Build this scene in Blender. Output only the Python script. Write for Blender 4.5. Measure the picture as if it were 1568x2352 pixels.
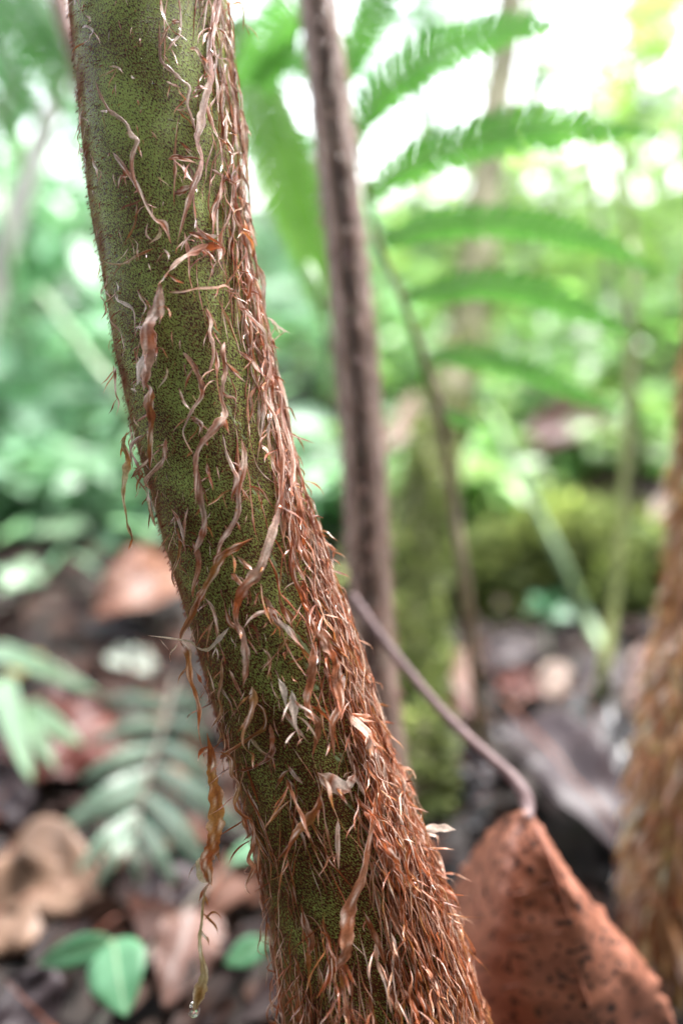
import bpy, math, random
import numpy as np
from mathutils import Vector, Matrix, Euler, noise
from mathutils.bvhtree import BVHTree
random.seed(7); rng = np.random.default_rng(7)
R = math.radians
for o in list(bpy.data.objects): bpy.data.objects.remove(o)
scene = bpy.context.scene
C = scene.collection

# ------------------------------------------------------------------ camera
CAM = Vector((0, 0, 0.25)); PITCH = 20.0
cam_data = bpy.data.cameras.new('camera'); cam = bpy.data.objects.new('camera', cam_data); C.objects.link(cam)
cam.location = CAM; cam.rotation_euler = (R(90 - PITCH), 0, 0)
cam_data.sensor_fit = 'VERTICAL'; cam_data.sensor_height = 36; cam_data.sensor_width = 24; cam_data.lens = 24
cam_data.clip_start = 0.005; cam_data.clip_end = 500
cam_data.dof.use_dof = True; cam_data.dof.focus_distance = 0.1305; cam_data.dof.aperture_fstop = 3.8
scene.camera = cam
# ------------------------------------------------------------------ sky, sun, exposure
SUN_EL, SUN_AZ = 60.0, 28.0            # azimuth from +Y towards +X
world = bpy.data.worlds.new('World'); scene.world = world; world.use_nodes = True
nt = world.node_tree; nt.nodes.clear()
sky = nt.nodes.new('ShaderNodeTexSky'); sky.sky_type = 'NISHITA'; sky.sun_disc = False
sky.sun_elevation = R(SUN_EL); sky.sun_rotation = R(SUN_AZ); sky.dust_density = 2.5; sky.air_density = 1.0; sky.ozone_density = 1.0
hs = nt.nodes.new('ShaderNodeHueSaturation'); hs.inputs['Saturation'].default_value = 0.32
bg = nt.nodes.new('ShaderNodeBackground'); bg.inputs['Strength'].default_value = 0.15
ow = nt.nodes.new('ShaderNodeOutputWorld')
nt.links.new(sky.outputs[0], hs.inputs['Color']); nt.links.new(hs.outputs[0], bg.inputs[0]); nt.links.new(bg.outputs[0], ow.inputs[0])
sd = bpy.data.lights.new('sun', 'SUN'); sd.energy = 1.5; sd.angle = R(14); sd.color = (1, 0.98, 0.95)
sun = bpy.data.objects.new('sun', sd); C.objects.link(sun)
sdir = Vector((math.sin(R(SUN_AZ)) * math.cos(R(SUN_EL)), math.cos(R(SUN_AZ)) * math.cos(R(SUN_EL)), math.sin(R(SUN_EL))))
sun.rotation_euler = (-sdir).to_track_quat('-Z', 'Y').to_euler(); sun.location = (1, 1, 3)
vs = scene.view_settings; vs.view_transform = 'Standard'; vs.look = 'None'; vs.exposure = 3.0; vs.gamma = 1; vs.use_curve_mapping = False
scene.render.engine = 'CYCLES'
scene.cycles.use_denoising = True; scene.cycles.max_bounces = 8; scene.cycles.sample_clamp_indirect = 6
scene.cycles.transparent_max_bounces = 8

# ------------------------------------------------------------------ geometry helpers
FP = 1568.0
RM = Euler((R(90 - PITCH), 0, 0)).to_matrix()
def ray(u, v): return (RM @ Vector(((u - 784) / FP, (1176 - v) / FP, -1.0)))
def at(u, v, d): return CAM + ray(u, v) * d
def gz(x, y):
    z = 0.010 * noise.noise(Vector((x * 7, y * 7, 0))) + 0.004 * noise.noise(Vector((x * 22, y * 22, 3)))
    far = max(0.0, y - 0.9)
    z += min(far * 0.09, 1.6) + 0.10 * min(far, 1.5) * noise.noise(Vector((x * 0.8, y * 0.8, 5)))
    z += 0.10 * max(0, min(1, (x - 0.25) / 0.5)) * max(0, min(1, (y - 0.5) / 0.5))
    return z
def ground_at(u, v, lift=0.0):
    r = ray(u, v); t = 0.12
    while t < 40:
        p = CAM + r * t
        if p.z < gz(p.x, p.y) + lift: return p
        t *= 1.01
    return CAM + r * 40
def ag(u, v, f=0.9, dv=0):
    """point seen at (u, v), a fraction f of the way to the ground there"""
    return CAM + (ground_at(u, v + dv) - CAM).length / ray(u, v + dv).length * f * ray(u, v)
def gdep(u, v, f=0.9): return (ground_at(u, v) - CAM).length / ray(u, v).length * f
def obj(name, me, mat=None, parent=None):
    o = bpy.data.objects.new(name, me); C.objects.link(o)
    if mat is not None and not me.materials: me.materials.append(mat)
    if parent is not None: o.parent = parent
    return o
def empty(name, loc, label=None, cat=None, group=None):
    o = bpy.data.objects.new(name, None); C.objects.link(o); o.location = loc; o.empty_display_size = 0.01
    if label: tag(o, label, cat, group)
    return o
def tag(o, label, cat, group=None, kind=None):
    o['label'] = label; o['category'] = cat
    if group: o['group'] = group
    if kind: o['kind'] = kind
    return o
def mesh(name, V, F, smooth=True, tint=None, uv=None, origin=None):
    me = bpy.data.meshes.new(name)
    if origin is not None: V = [(v[0] - origin[0], v[1] - origin[1], v[2] - origin[2]) for v in V]
    me.from_pydata([tuple(v) for v in V], [], [tuple(f) for f in F])
    if smooth: me.polygons.foreach_set('use_smooth', [True] * len(me.polygons))
    if tint is not None:
        a = me.color_attributes.new('tint', 'FLOAT_COLOR', 'POINT')
        a.data.foreach_set('color', np.asarray(tint, dtype=np.float32).ravel())
    if uv is not None:
        l = me.uv_layers.new(name='UVMap'); idx = np.empty(len(me.loops), dtype=np.int32); me.loops.foreach_get('vertex_index', idx)
        l.data.foreach_set('uv', np.asarray(uv, dtype=np.float32)[idx].ravel())
    me.update(); return me
def batch(name, TV, TF, M, L, tints=None):
    """one mesh from a template (n,3) with many transforms M (m,3,3), L (m,3); tints (m,3)"""
    TV = np.asarray(TV, float); m = len(L); n = len(TV)
    V = np.einsum('mij,nj->mni', M, TV) + np.asarray(L)[:, None, :]
    me = bpy.data.meshes.new(name)
    k = len(TF[0]); TF = np.asarray(TF)
    F = (TF[None] + (np.arange(m) * n)[:, None, None]).reshape(-1, k)
    me.vertices.add(m * n); me.vertices.foreach_set('co', V.ravel().astype(np.float32))
    me.loops.add(F.size); me.loops.foreach_set('vertex_index', F.ravel().astype(np.int32))
    me.polygons.add(len(F)); me.polygons.foreach_set('loop_start', (np.arange(len(F)) * k).astype(np.int32))
    me.polygons.foreach_set('use_smooth', np.ones(len(F), dtype=bool))
    if tints is not None:
        a = me.color_attributes.new('tint', 'FLOAT_COLOR', 'POINT')
        c = np.concatenate([np.repeat(np.asarray(tints), n, axis=0), np.ones((m * n, 1))], axis=1)
        a.data.foreach_set('color', c.ravel().astype(np.float32))
    me.update(calc_edges=True); me.validate(); return me
def frames(D, N, S, roll=None):
    """rotation matrices with columns side, D(along), N, scaled by S (m,) or (m,3)"""
    D = D / np.linalg.norm(D, axis=1, keepdims=True)
    X = np.cross(D, N); X /= np.linalg.norm(X, axis=1, keepdims=True) + 1e-12
    Z = np.cross(X, D)
    M = np.stack([X, D, Z], axis=2)
    S = np.asarray(S, float)
    if S.ndim == 1: S = np.repeat(S[:, None], 3, axis=1)
    return M * S[:, None, :]
def catmull(P, n):
    P = [Vector(p) if len(p) == 3 else p for p in P]
    if len(P) == 2: P = [P[0], P[0].lerp(P[1], 0.5), P[1]]
    Q = [P[0] * 2 - P[1]] + list(P) + [P[-1] * 2 - P[-2]]
    out = []; m = len(P) - 1
    for i in range(n):
        t = i / (n - 1) * m; k = min(int(t), m - 1); f = t - k
        a, b, c, d = Q[k], Q[k + 1], Q[k + 2], Q[k + 3]
        out.append(0.5 * ((2 * b) + (c - a) * f + (2 * a - 5 * b + 4 * c - d) * f * f + (3 * b - a - 3 * c + d) * f ** 3))
    return out
def interp(W, n):
    return [float(np.interp(i / (n - 1) * (len(W) - 1), range(len(W)), W)) for i in range(n)]
def tube(P, rad, k=10, cap=True, prof=None, V=None, F=None, uv=None):
    """swept tube; prof(theta, i)->radius factor"""
    V = [] if V is None else V; F = [] if F is None else F
    b0 = len(V); n = len(P); ref = None; ln = 0
    for i in range(n):
        t = (P[min(i + 1, n - 1)] - P[max(i - 1, 0)]).normalized()
        if ref is None:
            ref = t.cross(Vector((0, 1, 0)));  ref = ref if ref.length > 1e-3 else t.cross(Vector((1, 0, 0)))
            ref.normalize()
        ref = (ref - t * ref.dot(t)).normalized(); bi = t.cross(ref)
        if i: ln += (P[i] - P[i - 1]).length
        for j in range(k):
            th = 2 * math.pi * j / k; r = rad[i] * (prof(th, i) if prof else 1)
            V.append(P[i] + ref * (math.cos(th) * r) + bi * (math.sin(th) * r))
            if uv is not None: uv.append((th * rad[0], ln))
    for i in range(n - 1):
        for j in range(k):
            a = b0 + i * k + j; b = b0 + i * k + (j + 1) % k
            F.append((a, b, b + k, a + k))
    if cap:
        F.append(tuple(b0 + j for j in range(k))[::-1]); F.append(tuple(b0 + (n - 1) * k + j for j in range(k)))
    return V, F

# ------------------------------------------------------------------ materials
def new_mat(name):
    m = bpy.data.materials.new(name); m.use_nodes = True; t = m.node_tree; t.nodes.clear()
    out = t.nodes.new('ShaderNodeOutputMaterial'); p = t.nodes.new('ShaderNodeBsdfPrincipled')
    t.links.new(p.outputs[0], out.inputs[0]); return m, t, p, out
def N(t, typ, **kw):
    n = t.nodes.new(typ)
    for k, v in kw.items():
        if k.startswith('i_'): n.inputs[k[2:].replace('_', ' ')].default_value = v
        else: setattr(n, k, v)
    return n
def ramp(t, stops, interp_='LINEAR'):
    r = t.nodes.new('ShaderNodeValToRGB'); r.color_ramp.interpolation = interp_
    e = r.color_ramp.elements
    while len(e) < len(stops): e.new(0.5)
    for k, (p, c) in enumerate(stops): e[k].position = p; e[k].color = (*c, 1) if len(c) == 3 else c
    return r
def mixc(t, fac, a, b, typ='MIX'):
    m = t.nodes.new('ShaderNodeMix'); m.data_type = 'RGBA'; m.blend_type = typ
    for s, v in ((0, fac), (6, a), (7, b)):
        if hasattr(v, 'links') or isinstance(v, bpy.types.NodeSocket): t.links.new(v, m.inputs[s])
        else: m.inputs[s].default_value = v if s == 0 else (*v, 1)
    return m.outputs[2]
def leafmat(name, c1, c2, rough=0.45, trans=0.35, tcol=None, scale=60, tint=False, bump=0.2, spots=None, coat=0.0, spec=0.5):
    """blade material: two-colour mottling, optional dark spots, thin translucency"""
    m, t, p, out = new_mat(name)
    tc = N(t, 'ShaderNodeTexCoord'); n1 = N(t, 'ShaderNodeTexNoise', i_Scale=scale, i_Detail=5.0, i_Roughness=0.6)
    t.links.new(tc.outputs['Object'], n1.inputs['Vector'])
    r = ramp(t, [(0.32, c1), (0.68, c2)]); t.links.new(n1.outputs[0], r.inputs[0]); col = r.outputs[0]
    if tint:
        a = N(t, 'ShaderNodeVertexColor', layer_name='tint'); col = mixc(t, 1.0, col, a.outputs[0], 'MULTIPLY')
    if spots:
        ns = N(t, 'ShaderNodeTexNoise', i_Scale=spots[0], i_Detail=2.0); t.links.new(tc.outputs['Object'], ns.inputs['Vector'])
        rs = ramp(t, [(spots[1], (0, 0, 0)), (spots[1] + 0.05, (1, 1, 1))]); t.links.new(ns.outputs[0], rs.inputs[0])
        col = mixc(t, rs.outputs[0], col, spots[2])
    t.links.new(col, p.inputs['Base Color']); p.inputs['Roughness'].default_value = rough
    p.inputs['Specular IOR Level'].default_value = spec
    p.inputs['Coat Weight'].default_value = coat; p.inputs['Coat Roughness'].default_value = 0.15
    if bump:
        b = N(t, 'ShaderNodeBump', i_Strength=bump, i_Distance=0.0008); n2 = N(t, 'ShaderNodeTexNoise', i_Scale=scale * 5, i_Detail=3.0)
        t.links.new(tc.outputs['Object'], n2.inputs['Vector']); t.links.new(n2.outputs[0], b.inputs['Height']); t.links.new(b.outputs[0], p.inputs['Normal'])
    if trans > 0:
        tr = N(t, 'ShaderNodeBsdfTranslucent'); mx = N(t, 'ShaderNodeMixShader'); mx.inputs[0].default_value = trans
        if tcol: tcc = mixc(t, 1.0, col, tcol, 'MULTIPLY'); t.links.new(tcc, tr.inputs[0])
        else: t.links.new(col, tr.inputs[0])
        t.links.new(p.outputs[0], mx.inputs[1]); t.links.new(tr.outputs[0], mx.inputs[2]); t.links.new(mx.outputs[0], out.inputs[0])
    return m

def stalk_material():
    m, t, p, out = new_mat('speckled_green_stalk')
    uv = N(t, 'ShaderNodeUVMap'); mp = N(t, 'ShaderNodeMapping', vector_type='TEXTURE')
    sep = N(t, 'ShaderNodeSeparateXYZ'); t.links.new(uv.outputs[0], sep.inputs[0])
    # slanted, elongated specks: shear then stretch
    sh = N(t, 'ShaderNodeMath', operation='MULTIPLY_ADD'); sh.inputs[1].default_value = 0.45
    t.links.new(sep.outputs[1], sh.inputs[0]); t.links.new(sep.outputs[0], sh.inputs[2])
    def speck(sx, sy, lo, hi, seed):
        a = N(t, 'ShaderNodeMath', operation='MULTIPLY'); a.inputs[1].default_value = sx; t.links.new(sh.outputs[0], a.inputs[0])
        b = N(t, 'ShaderNodeMath', operation='MULTIPLY'); b.inputs[1].default_value = sy; t.links.new(sep.outputs[1], b.inputs[0])
        c = N(t, 'ShaderNodeCombineXYZ'); c.inputs[2].default_value = seed; t.links.new(a.outputs[0], c.inputs[0]); t.links.new(b.outputs[0], c.inputs[1])
        n = N(t, 'ShaderNodeTexNoise', i_Scale=1.0, i_Detail=1.5, i_Roughness=0.5); t.links.new(c.outputs[0], n.inputs['Vector'])
        return n.outputs[0]
    n1 = speck(6200, 2600, 0, 0, 0.0); n2 = speck(3400, 1350, 0, 0, 7.0); n3 = speck(110, 60, 0, 0, 2.0)
    # combine
    ad = N(t, 'ShaderNodeMath', operation='MULTIPLY_ADD'); ad.inputs[1].default_value = 0.55; t.links.new(n2, ad.inputs[0]); t.links.new(n1, ad.inputs[2])
    ad2 = N(t, 'ShaderNodeMath', operation='MULTIPLY_ADD'); ad2.inputs[1].default_value = 0.28; t.links.new(n3, ad2.inputs[0]); t.links.new(ad.outputs[0], ad2.inputs[2])
    rs = ramp(t, [(0.0, (1, 1, 1)), (0.478, (1, 1, 1)), (0.522, (0, 0, 0)), (1, (0, 0, 0))])
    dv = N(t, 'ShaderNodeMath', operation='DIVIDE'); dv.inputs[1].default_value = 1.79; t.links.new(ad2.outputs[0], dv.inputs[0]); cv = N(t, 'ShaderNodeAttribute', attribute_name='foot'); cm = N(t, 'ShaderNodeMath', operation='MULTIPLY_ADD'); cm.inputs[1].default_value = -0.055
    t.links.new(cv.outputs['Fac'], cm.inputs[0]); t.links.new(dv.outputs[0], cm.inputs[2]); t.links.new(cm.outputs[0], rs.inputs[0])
    g = ramp(t, [(0.3, (0.155, 0.20, 0.036)), (0.7, (0.27, 0.325, 0.080))]); t.links.new(n3, g.inputs[0])
    br = ramp(t, [(0.35, (0.032, 0.010, 0.005)), (0.7, (0.14, 0.035, 0.013))]); t.links.new(n2, br.inputs[0])
    col = mixc(t, rs.outputs[0], g.outputs[0], br.outputs[0])
    # pale line of breathing pores along the side
    at_ = N(t, 'ShaderNodeAttribute', attribute_name='pore'); n4 = speck(900, 330, 0, 0, 11.0)
    rp = ramp(t, [(0.56, (0, 0, 0)), (0.66, (1, 1, 1))]); t.links.new(n4, rp.inputs[0])
    mu = N(t, 'ShaderNodeMath', operation='MULTIPLY'); t.links.new(rp.outputs[0], mu.inputs[0]); t.links.new(at_.outputs['Fac'], mu.inputs[1])
    col = mixc(t, mu.outputs[0], col, (0.36, 0.44, 0.24))
    # reddish-brown felted flank
    a2 = N(t, 'ShaderNodeAttribute', attribute_name='felt')
    col = mixc(t, a2.outputs['Fac'], col, (0.12, 0.032, 0.020))
    t.links.new(col, p.inputs['Base Color'])
    rr = ramp(t, [(0.3, (0.40,) * 3), (0.7, (0.7,) * 3)]); t.links.new(n2, rr.inputs[0]); rmx = mixc(t, a2.outputs['Fac'], rr.outputs[0], (1, 1, 1)); t.links.new(rmx, p.inputs['Roughness'])
    sp_ = N(t, 'ShaderNodeMath', operation='MULTIPLY_ADD'); sp_.inputs[1].default_value = -0.14; sp_.inputs[2].default_value = 0.14; t.links.new(a2.outputs['Fac'], sp_.inputs[0]); t.links.new(sp_.outputs[0], p.inputs['Specular IOR Level'])
    b = N(t, 'ShaderNodeBump', i_Strength=0.5, i_Distance=0.00012, invert=True); t.links.new(rs.outputs[0], b.inputs['Height']); 
    b.invert = False; t.links.new(b.outputs[0], p.inputs['Normal'])
    return m
def ribbon_material(name, rough=0.40, trans=0.48, streak=2200, coat=0.3):
    m, t, p, out = new_mat(name)
    a = N(t, 'ShaderNodeVertexColor', layer_name='tint'); tc = N(t, 'ShaderNodeTexCoord')
    n = N(t, 'ShaderNodeTexNoise', i_Scale=streak, i_Detail=3.0); t.links.new(tc.outputs['Object'], n.inputs['Vector'])
    r = ramp(t, [(0.3, (0.75, 0.70, 0.66)), (0.7, (1.15, 1.12, 1.1))]); t.links.new(n.outputs[0], r.inputs[0])
    col = mixc(t, 1.0, a.outputs[0], r.outputs[0], 'MULTIPLY'); t.links.new(col, p.inputs['Base Color'])
    p.inputs['Roughness'].default_value = rough; p.inputs['Coat Weight'].default_value = coat; p.inputs['Coat Roughness'].default_value = 0.10; p.inputs['Specular IOR Level'].default_value = 0.3
    b = N(t, 'ShaderNodeBump', i_Strength=0.2, i_Distance=0.0001); t.links.new(n.outputs[0], b.inputs['Height']); t.links.new(b.outputs[0], p.inputs['Normal'])
    tr = N(t, 'ShaderNodeBsdfTranslucent'); t.links.new(col, tr.inputs[0]); mx = N(t, 'ShaderNodeMixShader'); mx.inputs[0].default_value = trans
    t.links.new(p.outputs[0], mx.inputs[1]); t.links.new(tr.outputs[0], mx.inputs[2]); t.links.new(mx.outputs[0], out.inputs[0])
    return m
def barkmat(name, c1, c2, c3, scale=40, rough=0.8, bump=0.6, stretch=0.3):
    m, t, p, out = new_mat(name)
    tc = N(t, 'ShaderNodeTexCoord'); mp = N(t, 'ShaderNodeMapping'); mp.inputs['Scale'].default_value = (1, 1, stretch)
    t.links.new(tc.outputs['Object'], mp.inputs[0])
    n = N(t, 'ShaderNodeTexNoise', i_Scale=scale, i_Detail=6.0, i_Roughness=0.65); t.links.new(mp.outputs[0], n.inputs['Vector'])
    r = ramp(t, [(0.3, c1), (0.5, c2), (0.7, c3)]); t.links.new(n.outputs[0], r.inputs[0]); t.links.new(r.outputs[0], p.inputs['Base Color'])
    p.inputs['Roughness'].default_value = rough
    b = N(t, 'ShaderNodeBump', i_Strength=bump, i_Distance=0.002); t.links.new(n.outputs[0], b.inputs['Height']); t.links.new(b.outputs[0], p.inputs['Normal'])
    return m
M_STALK = stalk_material()
M_SCALE = ribbon_material('papery_scale')
M_FUZZ = ribbon_material('bristle', 0.8, 0.2, 900, 0.0)
M_FUZZ.node_tree.nodes['Principled BSDF'].inputs['Specular IOR Level'].default_value = 0.1
M_SOIL = barkmat('forest_soil', (0.008, 0.006, 0.005), (0.022, 0.015, 0.012), (0.05, 0.035, 0.026), 30, 0.85, 1.0, 1)
M_GREYSTALK = barkmat('brown_stalk', (0.13, 0.078, 0.058), (0.26, 0.165, 0.13), (0.42, 0.30, 0.25), 160, 0.6, 0.8, 0.15)
M_GROOVE = barkmat('dark_groove', (0.012, 0.008, 0.008), (0.03, 0.02, 0.018), (0.06, 0.04, 0.035), 160, 0.7, 0.8, 0.15)
M_RSTALK = barkmat('tan_stalk', (0.10, 0.045, 0.02), (0.28, 0.14, 0.06), (0.45, 0.26, 0.13), 160, 0.7, 0.8, 0.15)
M_TWIG = barkmat('grey_twig', (0.05, 0.04, 0.03), (0.12, 0.10, 0.08), (0.22, 0.19, 0.15), 120, 0.7, 0.6, 0.2)
M_RACHIS = barkmat('tan_rachis', (0.07, 0.05, 0.028), (0.17, 0.125, 0.07), (0.28, 0.22, 0.13), 120, 0.6, 0.5, 0.2)
M_PALESTICK = barkmat('pale_stick', (0.40, 0.37, 0.33), (0.55, 0.52, 0.47), (0.68, 0.65, 0.60), 60, 0.6, 0.4, 0.2)
M_PETIOLE = barkmat('purple_petiole', (0.07, 0.04, 0.042), (0.13, 0.08, 0.08), (0.2, 0.13, 0.125), 150, 0.5, 0.4, 0.2)
M_TRUNK = barkmat('tree_bark', (0.07, 0.065, 0.03), (0.16, 0.145, 0.075), (0.30, 0.27, 0.17), 30, 0.85, 0.8, 0.25)
M_YSTEM = barkmat('yellow_green_stem', (0.09, 0.11, 0.025), (0.17, 0.19, 0.05), (0.26, 0.27, 0.09), 40, 0.45, 0.2, 0.2)
M_GSTEM = barkmat('pale_green_stem', (0.12, 0.2, 0.09), (0.22, 0.32, 0.17), (0.33, 0.43, 0.27), 40, 0.45, 0.2, 0.2)
M_FERN = leafmat('fern_green', (0.05, 0.155, 0.032), (0.085, 0.23, 0.055), 0.36, 0.45, (1.2, 1.2, 0.85), 40)
M_FERNY = leafmat('fern_yellow_green', (0.10, 0.24, 0.04), (0.16, 0.33, 0.075), 0.36, 0.45, (1.2, 1.2, 0.85), 40)
M_FERNG = leafmat('fern_grey_green', (0.09, 0.155, 0.105), (0.165, 0.25, 0.175), 0.42, 0.25, None, 90, spec=0.7)
M_STRAP = leafmat('strap_leaf', (0.17, 0.29, 0.16), (0.26, 0.38, 0.23), 0.3, 0.35, None, 40, spec=0.8)
M_MINT = leafmat('mint_leaf', (0.06, 0.19, 0.085), (0.13, 0.31, 0.16), 0.45, 0.4, (1.2, 1.3, 0.9), 40, spec=0.6)
M_FOL = leafmat('foliage', (0.085, 0.16, 0.075), (0.15, 0.25, 0.13), 0.42, 0.45, (1.3, 1.3, 1.0), 8, tint=True, bump=0, spec=0.7)
M_MOSS = leafmat('moss', (0.09, 0.13, 0.03), (0.26, 0.31, 0.10), 0.6, 0.4, None, 60, tint=True, bump=0)
M_MOSSB = barkmat('moss_base', (0.03, 0.05, 0.012), (0.07, 0.11, 0.03), (0.15, 0.20, 0.06), 60, 0.9, 1.0, 1)
M_LITTER = leafmat('litter', (0.08, 0.045, 0.035), (0.18, 0.105, 0.08), 0.6, 0.1, None, 60, tint=True, spec=0.2)
M_BROWN = leafmat('spotted_brown_leaf', (0.18, 0.058, 0.030), (0.34, 0.140, 0.090), 0.34, 0.12, (1.3, 0.8, 0.5), 55, spots=(520, 0.58, (0.02, 0.012, 0.012)))
M_VEIN = barkmat('leaf_vein', (0.10, 0.03, 0.016), (0.17, 0.055, 0.03), (0.24, 0.09, 0.05), 100, 0.5, 0.3, 1)
def dead(name, c, k=0.5, rough=0.45, spots=None):
    c = tuple(x * 0.76 for x in c); return leafmat(name, tuple(x * k for x in c), c, rough, 0.2, (1.3, 0.9, 0.7), 45, spots=spots, spec=0.35)
M_DTAN = dead('dead_tan', (0.33, 0.20, 0.135)); M_DPINK = dead('dead_pink', (0.33, 0.20, 0.165)); M_DRED = dead('dead_red', (0.15, 0.040, 0.030))
M_DPURP = dead('dead_purple', (0.075, 0.052, 0.058), 0.5, 0.5); M_DDARK = dead('dead_dark', (0.03, 0.024, 0.03), 0.5, 0.3); M_DORANGE = dead('dead_orange', (0.30, 0.125, 0.075))
M_DPALE = dead('dead_pale', (0.45, 0.34, 0.28), 0.75); M_DBROWN = dead('dead_brown', (0.22, 0.12, 0.095)); M_DYEL = dead('dead_yellow', (0.5, 0.36, 0.1), 0.8)
M_DGREY = dead('dead_grey_green', (0.45, 0.5, 0.42), 0.7)
mw, tw, pw, ow_ = new_mat('water'); pw.inputs['Base Color'].default_value = (1, 1, 1, 1); pw.inputs['Roughness'].default_value = 0.02
pw.inputs['Transmission Weight'].default_value = 1.0; pw.inputs['IOR'].default_value = 1.33
M_WATER = mw

# ------------------------------------------------------------------ ground
def build_ground():
    xs = np.concatenate([-np.geomspace(200, 0.9, 26), np.linspace(-0.85, 0.85, 60), np.geomspace(0.9, 200, 26)])
    ys = np.concatenate([-np.geomspace(200, 0.5, 16), np.linspace(-0.4, 1.6, 70), np.geomspace(1.66, 260, 40)])
    V = [(x, y, gz(x, y)) for y in ys for x in xs]; nx = len(xs)
    F = [(j * nx + i, j * nx + i + 1, (j + 1) * nx + i + 1, (j + 1) * nx + i) for j in range(len(ys) - 1) for i in range(nx - 1)]
    o = obj('ground', mesh('ground', V, F), M_SOIL); o['kind'] = 'structure'; o['label'] = 'dark damp soil of the forest floor'
build_ground()

# ------------------------------------------------------------------ main fern stalk
LEFT = [(0, 166), (200, 184), (350, 199), (500, 217), (640, 242), (800, 268), (900, 290), (1000, 314), (1100, 342), (1200, 366), (1300, 397),
        (1400, 427), (1500, 458), (1600, 488), (1700, 516), (1800, 545), (1900, 570), (2000, 596), (2100, 615), (2200, 630), (2352, 655)]
RIGHT = [(0, 522), (200, 537), (350, 553), (500, 565), (640, 588), (800, 620), (900, 638), (1000, 660), (1100, 687), (1200, 719), (1300, 752),
         (1400, 785), (1500, 818), (1600, 847), (1700, 875), (1800, 906), (1900, 948), (2000, 985), (2100, 1022), (2200, 1056), (2352, 1090)]
lv, lu = zip(*LEFT); rv, ru = zip(*RIGHT)
def Lf(v): return float(np.interp(v, lv, lu)) if v >= 0 else 166 + v * 0.09
def Rt(v): return float(np.interp(v, rv, ru)) if v >= 0 else 522 + v * 0.075
def adepth(v): return 0.1425 + 0.000006 * max(0, v - 1500) + 0.000002 * max(0, 900 - v)
stalk = empty('fern_stalk', Vector((0, 0, 0)), 'sharp thick green fern stalk speckled brown and hung with papery tan scales', 'fern stalk')
AX = []; RAD = []
for k in range(-14, 66):
    v = k * 45.0
    vv = min(max(v, -650), 2352)
    if v <= 2352:
        l, r = Lf(v), Rt(v); uc = (l + r) / 2; d = adepth(v)
        slope = ((Lf(v + 60) + Rt(v + 60)) - (Lf(v - 60) + Rt(v - 60))) / 240.0
        AX.append(at(uc, v, d)); RAD.append(d * math.sin(math.atan((r - l) / 2 / FP)) * math.cos(math.atan(slope)) * 1.0)
while AX[-1].z > -0.02:
    AX.append(AX[-1] + (AX[-1] - AX[-2]) * 1.0); RAD.append(min(RAD[-1] * 1.015, 0.026))
for k in range(14):                      # the stalk runs on upwards out of the picture
    AX.insert(0, AX[0] + (AX[0] - AX[1])); RAD.insert(0, RAD[0] * 0.995)
n_ax = 420
AXS = catmull(AX, n_ax); RADS = interp(RAD, n_ax)
KS = 72
def stalk_prof(th, i):
    q = noise.noise(Vector((math.cos(th) * 1.6, math.sin(th) * 1.6, i * 0.05)))
    return 1 + 0.018 * q + 0.012 * noise.noise(Vector((math.cos(th) * 5, math.sin(th) * 5, i * 0.16)))
UVs = []
SV, SF = tube(AXS, RADS, KS, True, stalk_prof, uv=UVs)
sm = mesh('stem', SV, SF, uv=UVs)
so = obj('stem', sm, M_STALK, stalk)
# close the UV seam: give the last column its own coordinates
uvl = sm.uv_layers[0]
for p in sm.polygons:
    if len(p.loop_indices) != 4: continue
    us = [uvl.data[i].uv[0] for i in p.loop_indices]
    if max(us) - min(us) > RADS[0] * 3:
        for i in p.loop_indices:
            if uvl.data[i].uv[0] < RADS[0]: uvl.data[i].uv[0] += 2 * math.pi * RADS[0]
bvh = BVHTree.FromPolygons([tuple(v) for v in SV], SF)
def project(p):
    q = RM.transposed() @ (p - CAM); d = -q.z
    return 784 + q.x / d * FP, 1176 - q.y / d * FP, d
pore = np.zeros(len(SV), np.float32); foot = np.zeros(len(SV), np.float32); felt = np.zeros(len(SV), np.float32)
for i, p in enumerate(SV):
    u, v, d = project(p)
    w = (u - Lf(v)) / (Rt(v) - Lf(v))
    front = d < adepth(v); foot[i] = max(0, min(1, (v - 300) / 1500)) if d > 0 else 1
    if front:
        pore[i] = math.exp(-((w - 0.69) / 0.016) ** 2) 
    felt[i] = (max(0.0, min(1.0, (0.045 + .03 * noise.noise(p * 160) + .045 * noise.noise(p * 420) - w) / 0.07)) if front else 1.0) * 0.85
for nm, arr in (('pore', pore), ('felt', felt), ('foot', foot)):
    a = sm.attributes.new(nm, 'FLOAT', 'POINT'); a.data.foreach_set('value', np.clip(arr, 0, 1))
def on_stalk(u, v, lift):
    """point just off the stalk's skin seen at (u, v), and the outward normal there"""
    r = ray(u, v).normalized(); h, n, _, _ = bvh.ray_cast(CAM, r)
    if h is None:
        l, rr = Lf(v), Rt(v); d = adepth(v) - 0.006
        uc = min(max(u, l + 12), rr - 12); h2, n, _, _ = bvh.ray_cast(CAM, ray(uc, v).normalized())
        if h2 is not None: d = project(h2)[2]
        return at(u, v, d), (CAM - at(u, v, d)).normalized()
    return h + n * lift, n

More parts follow.
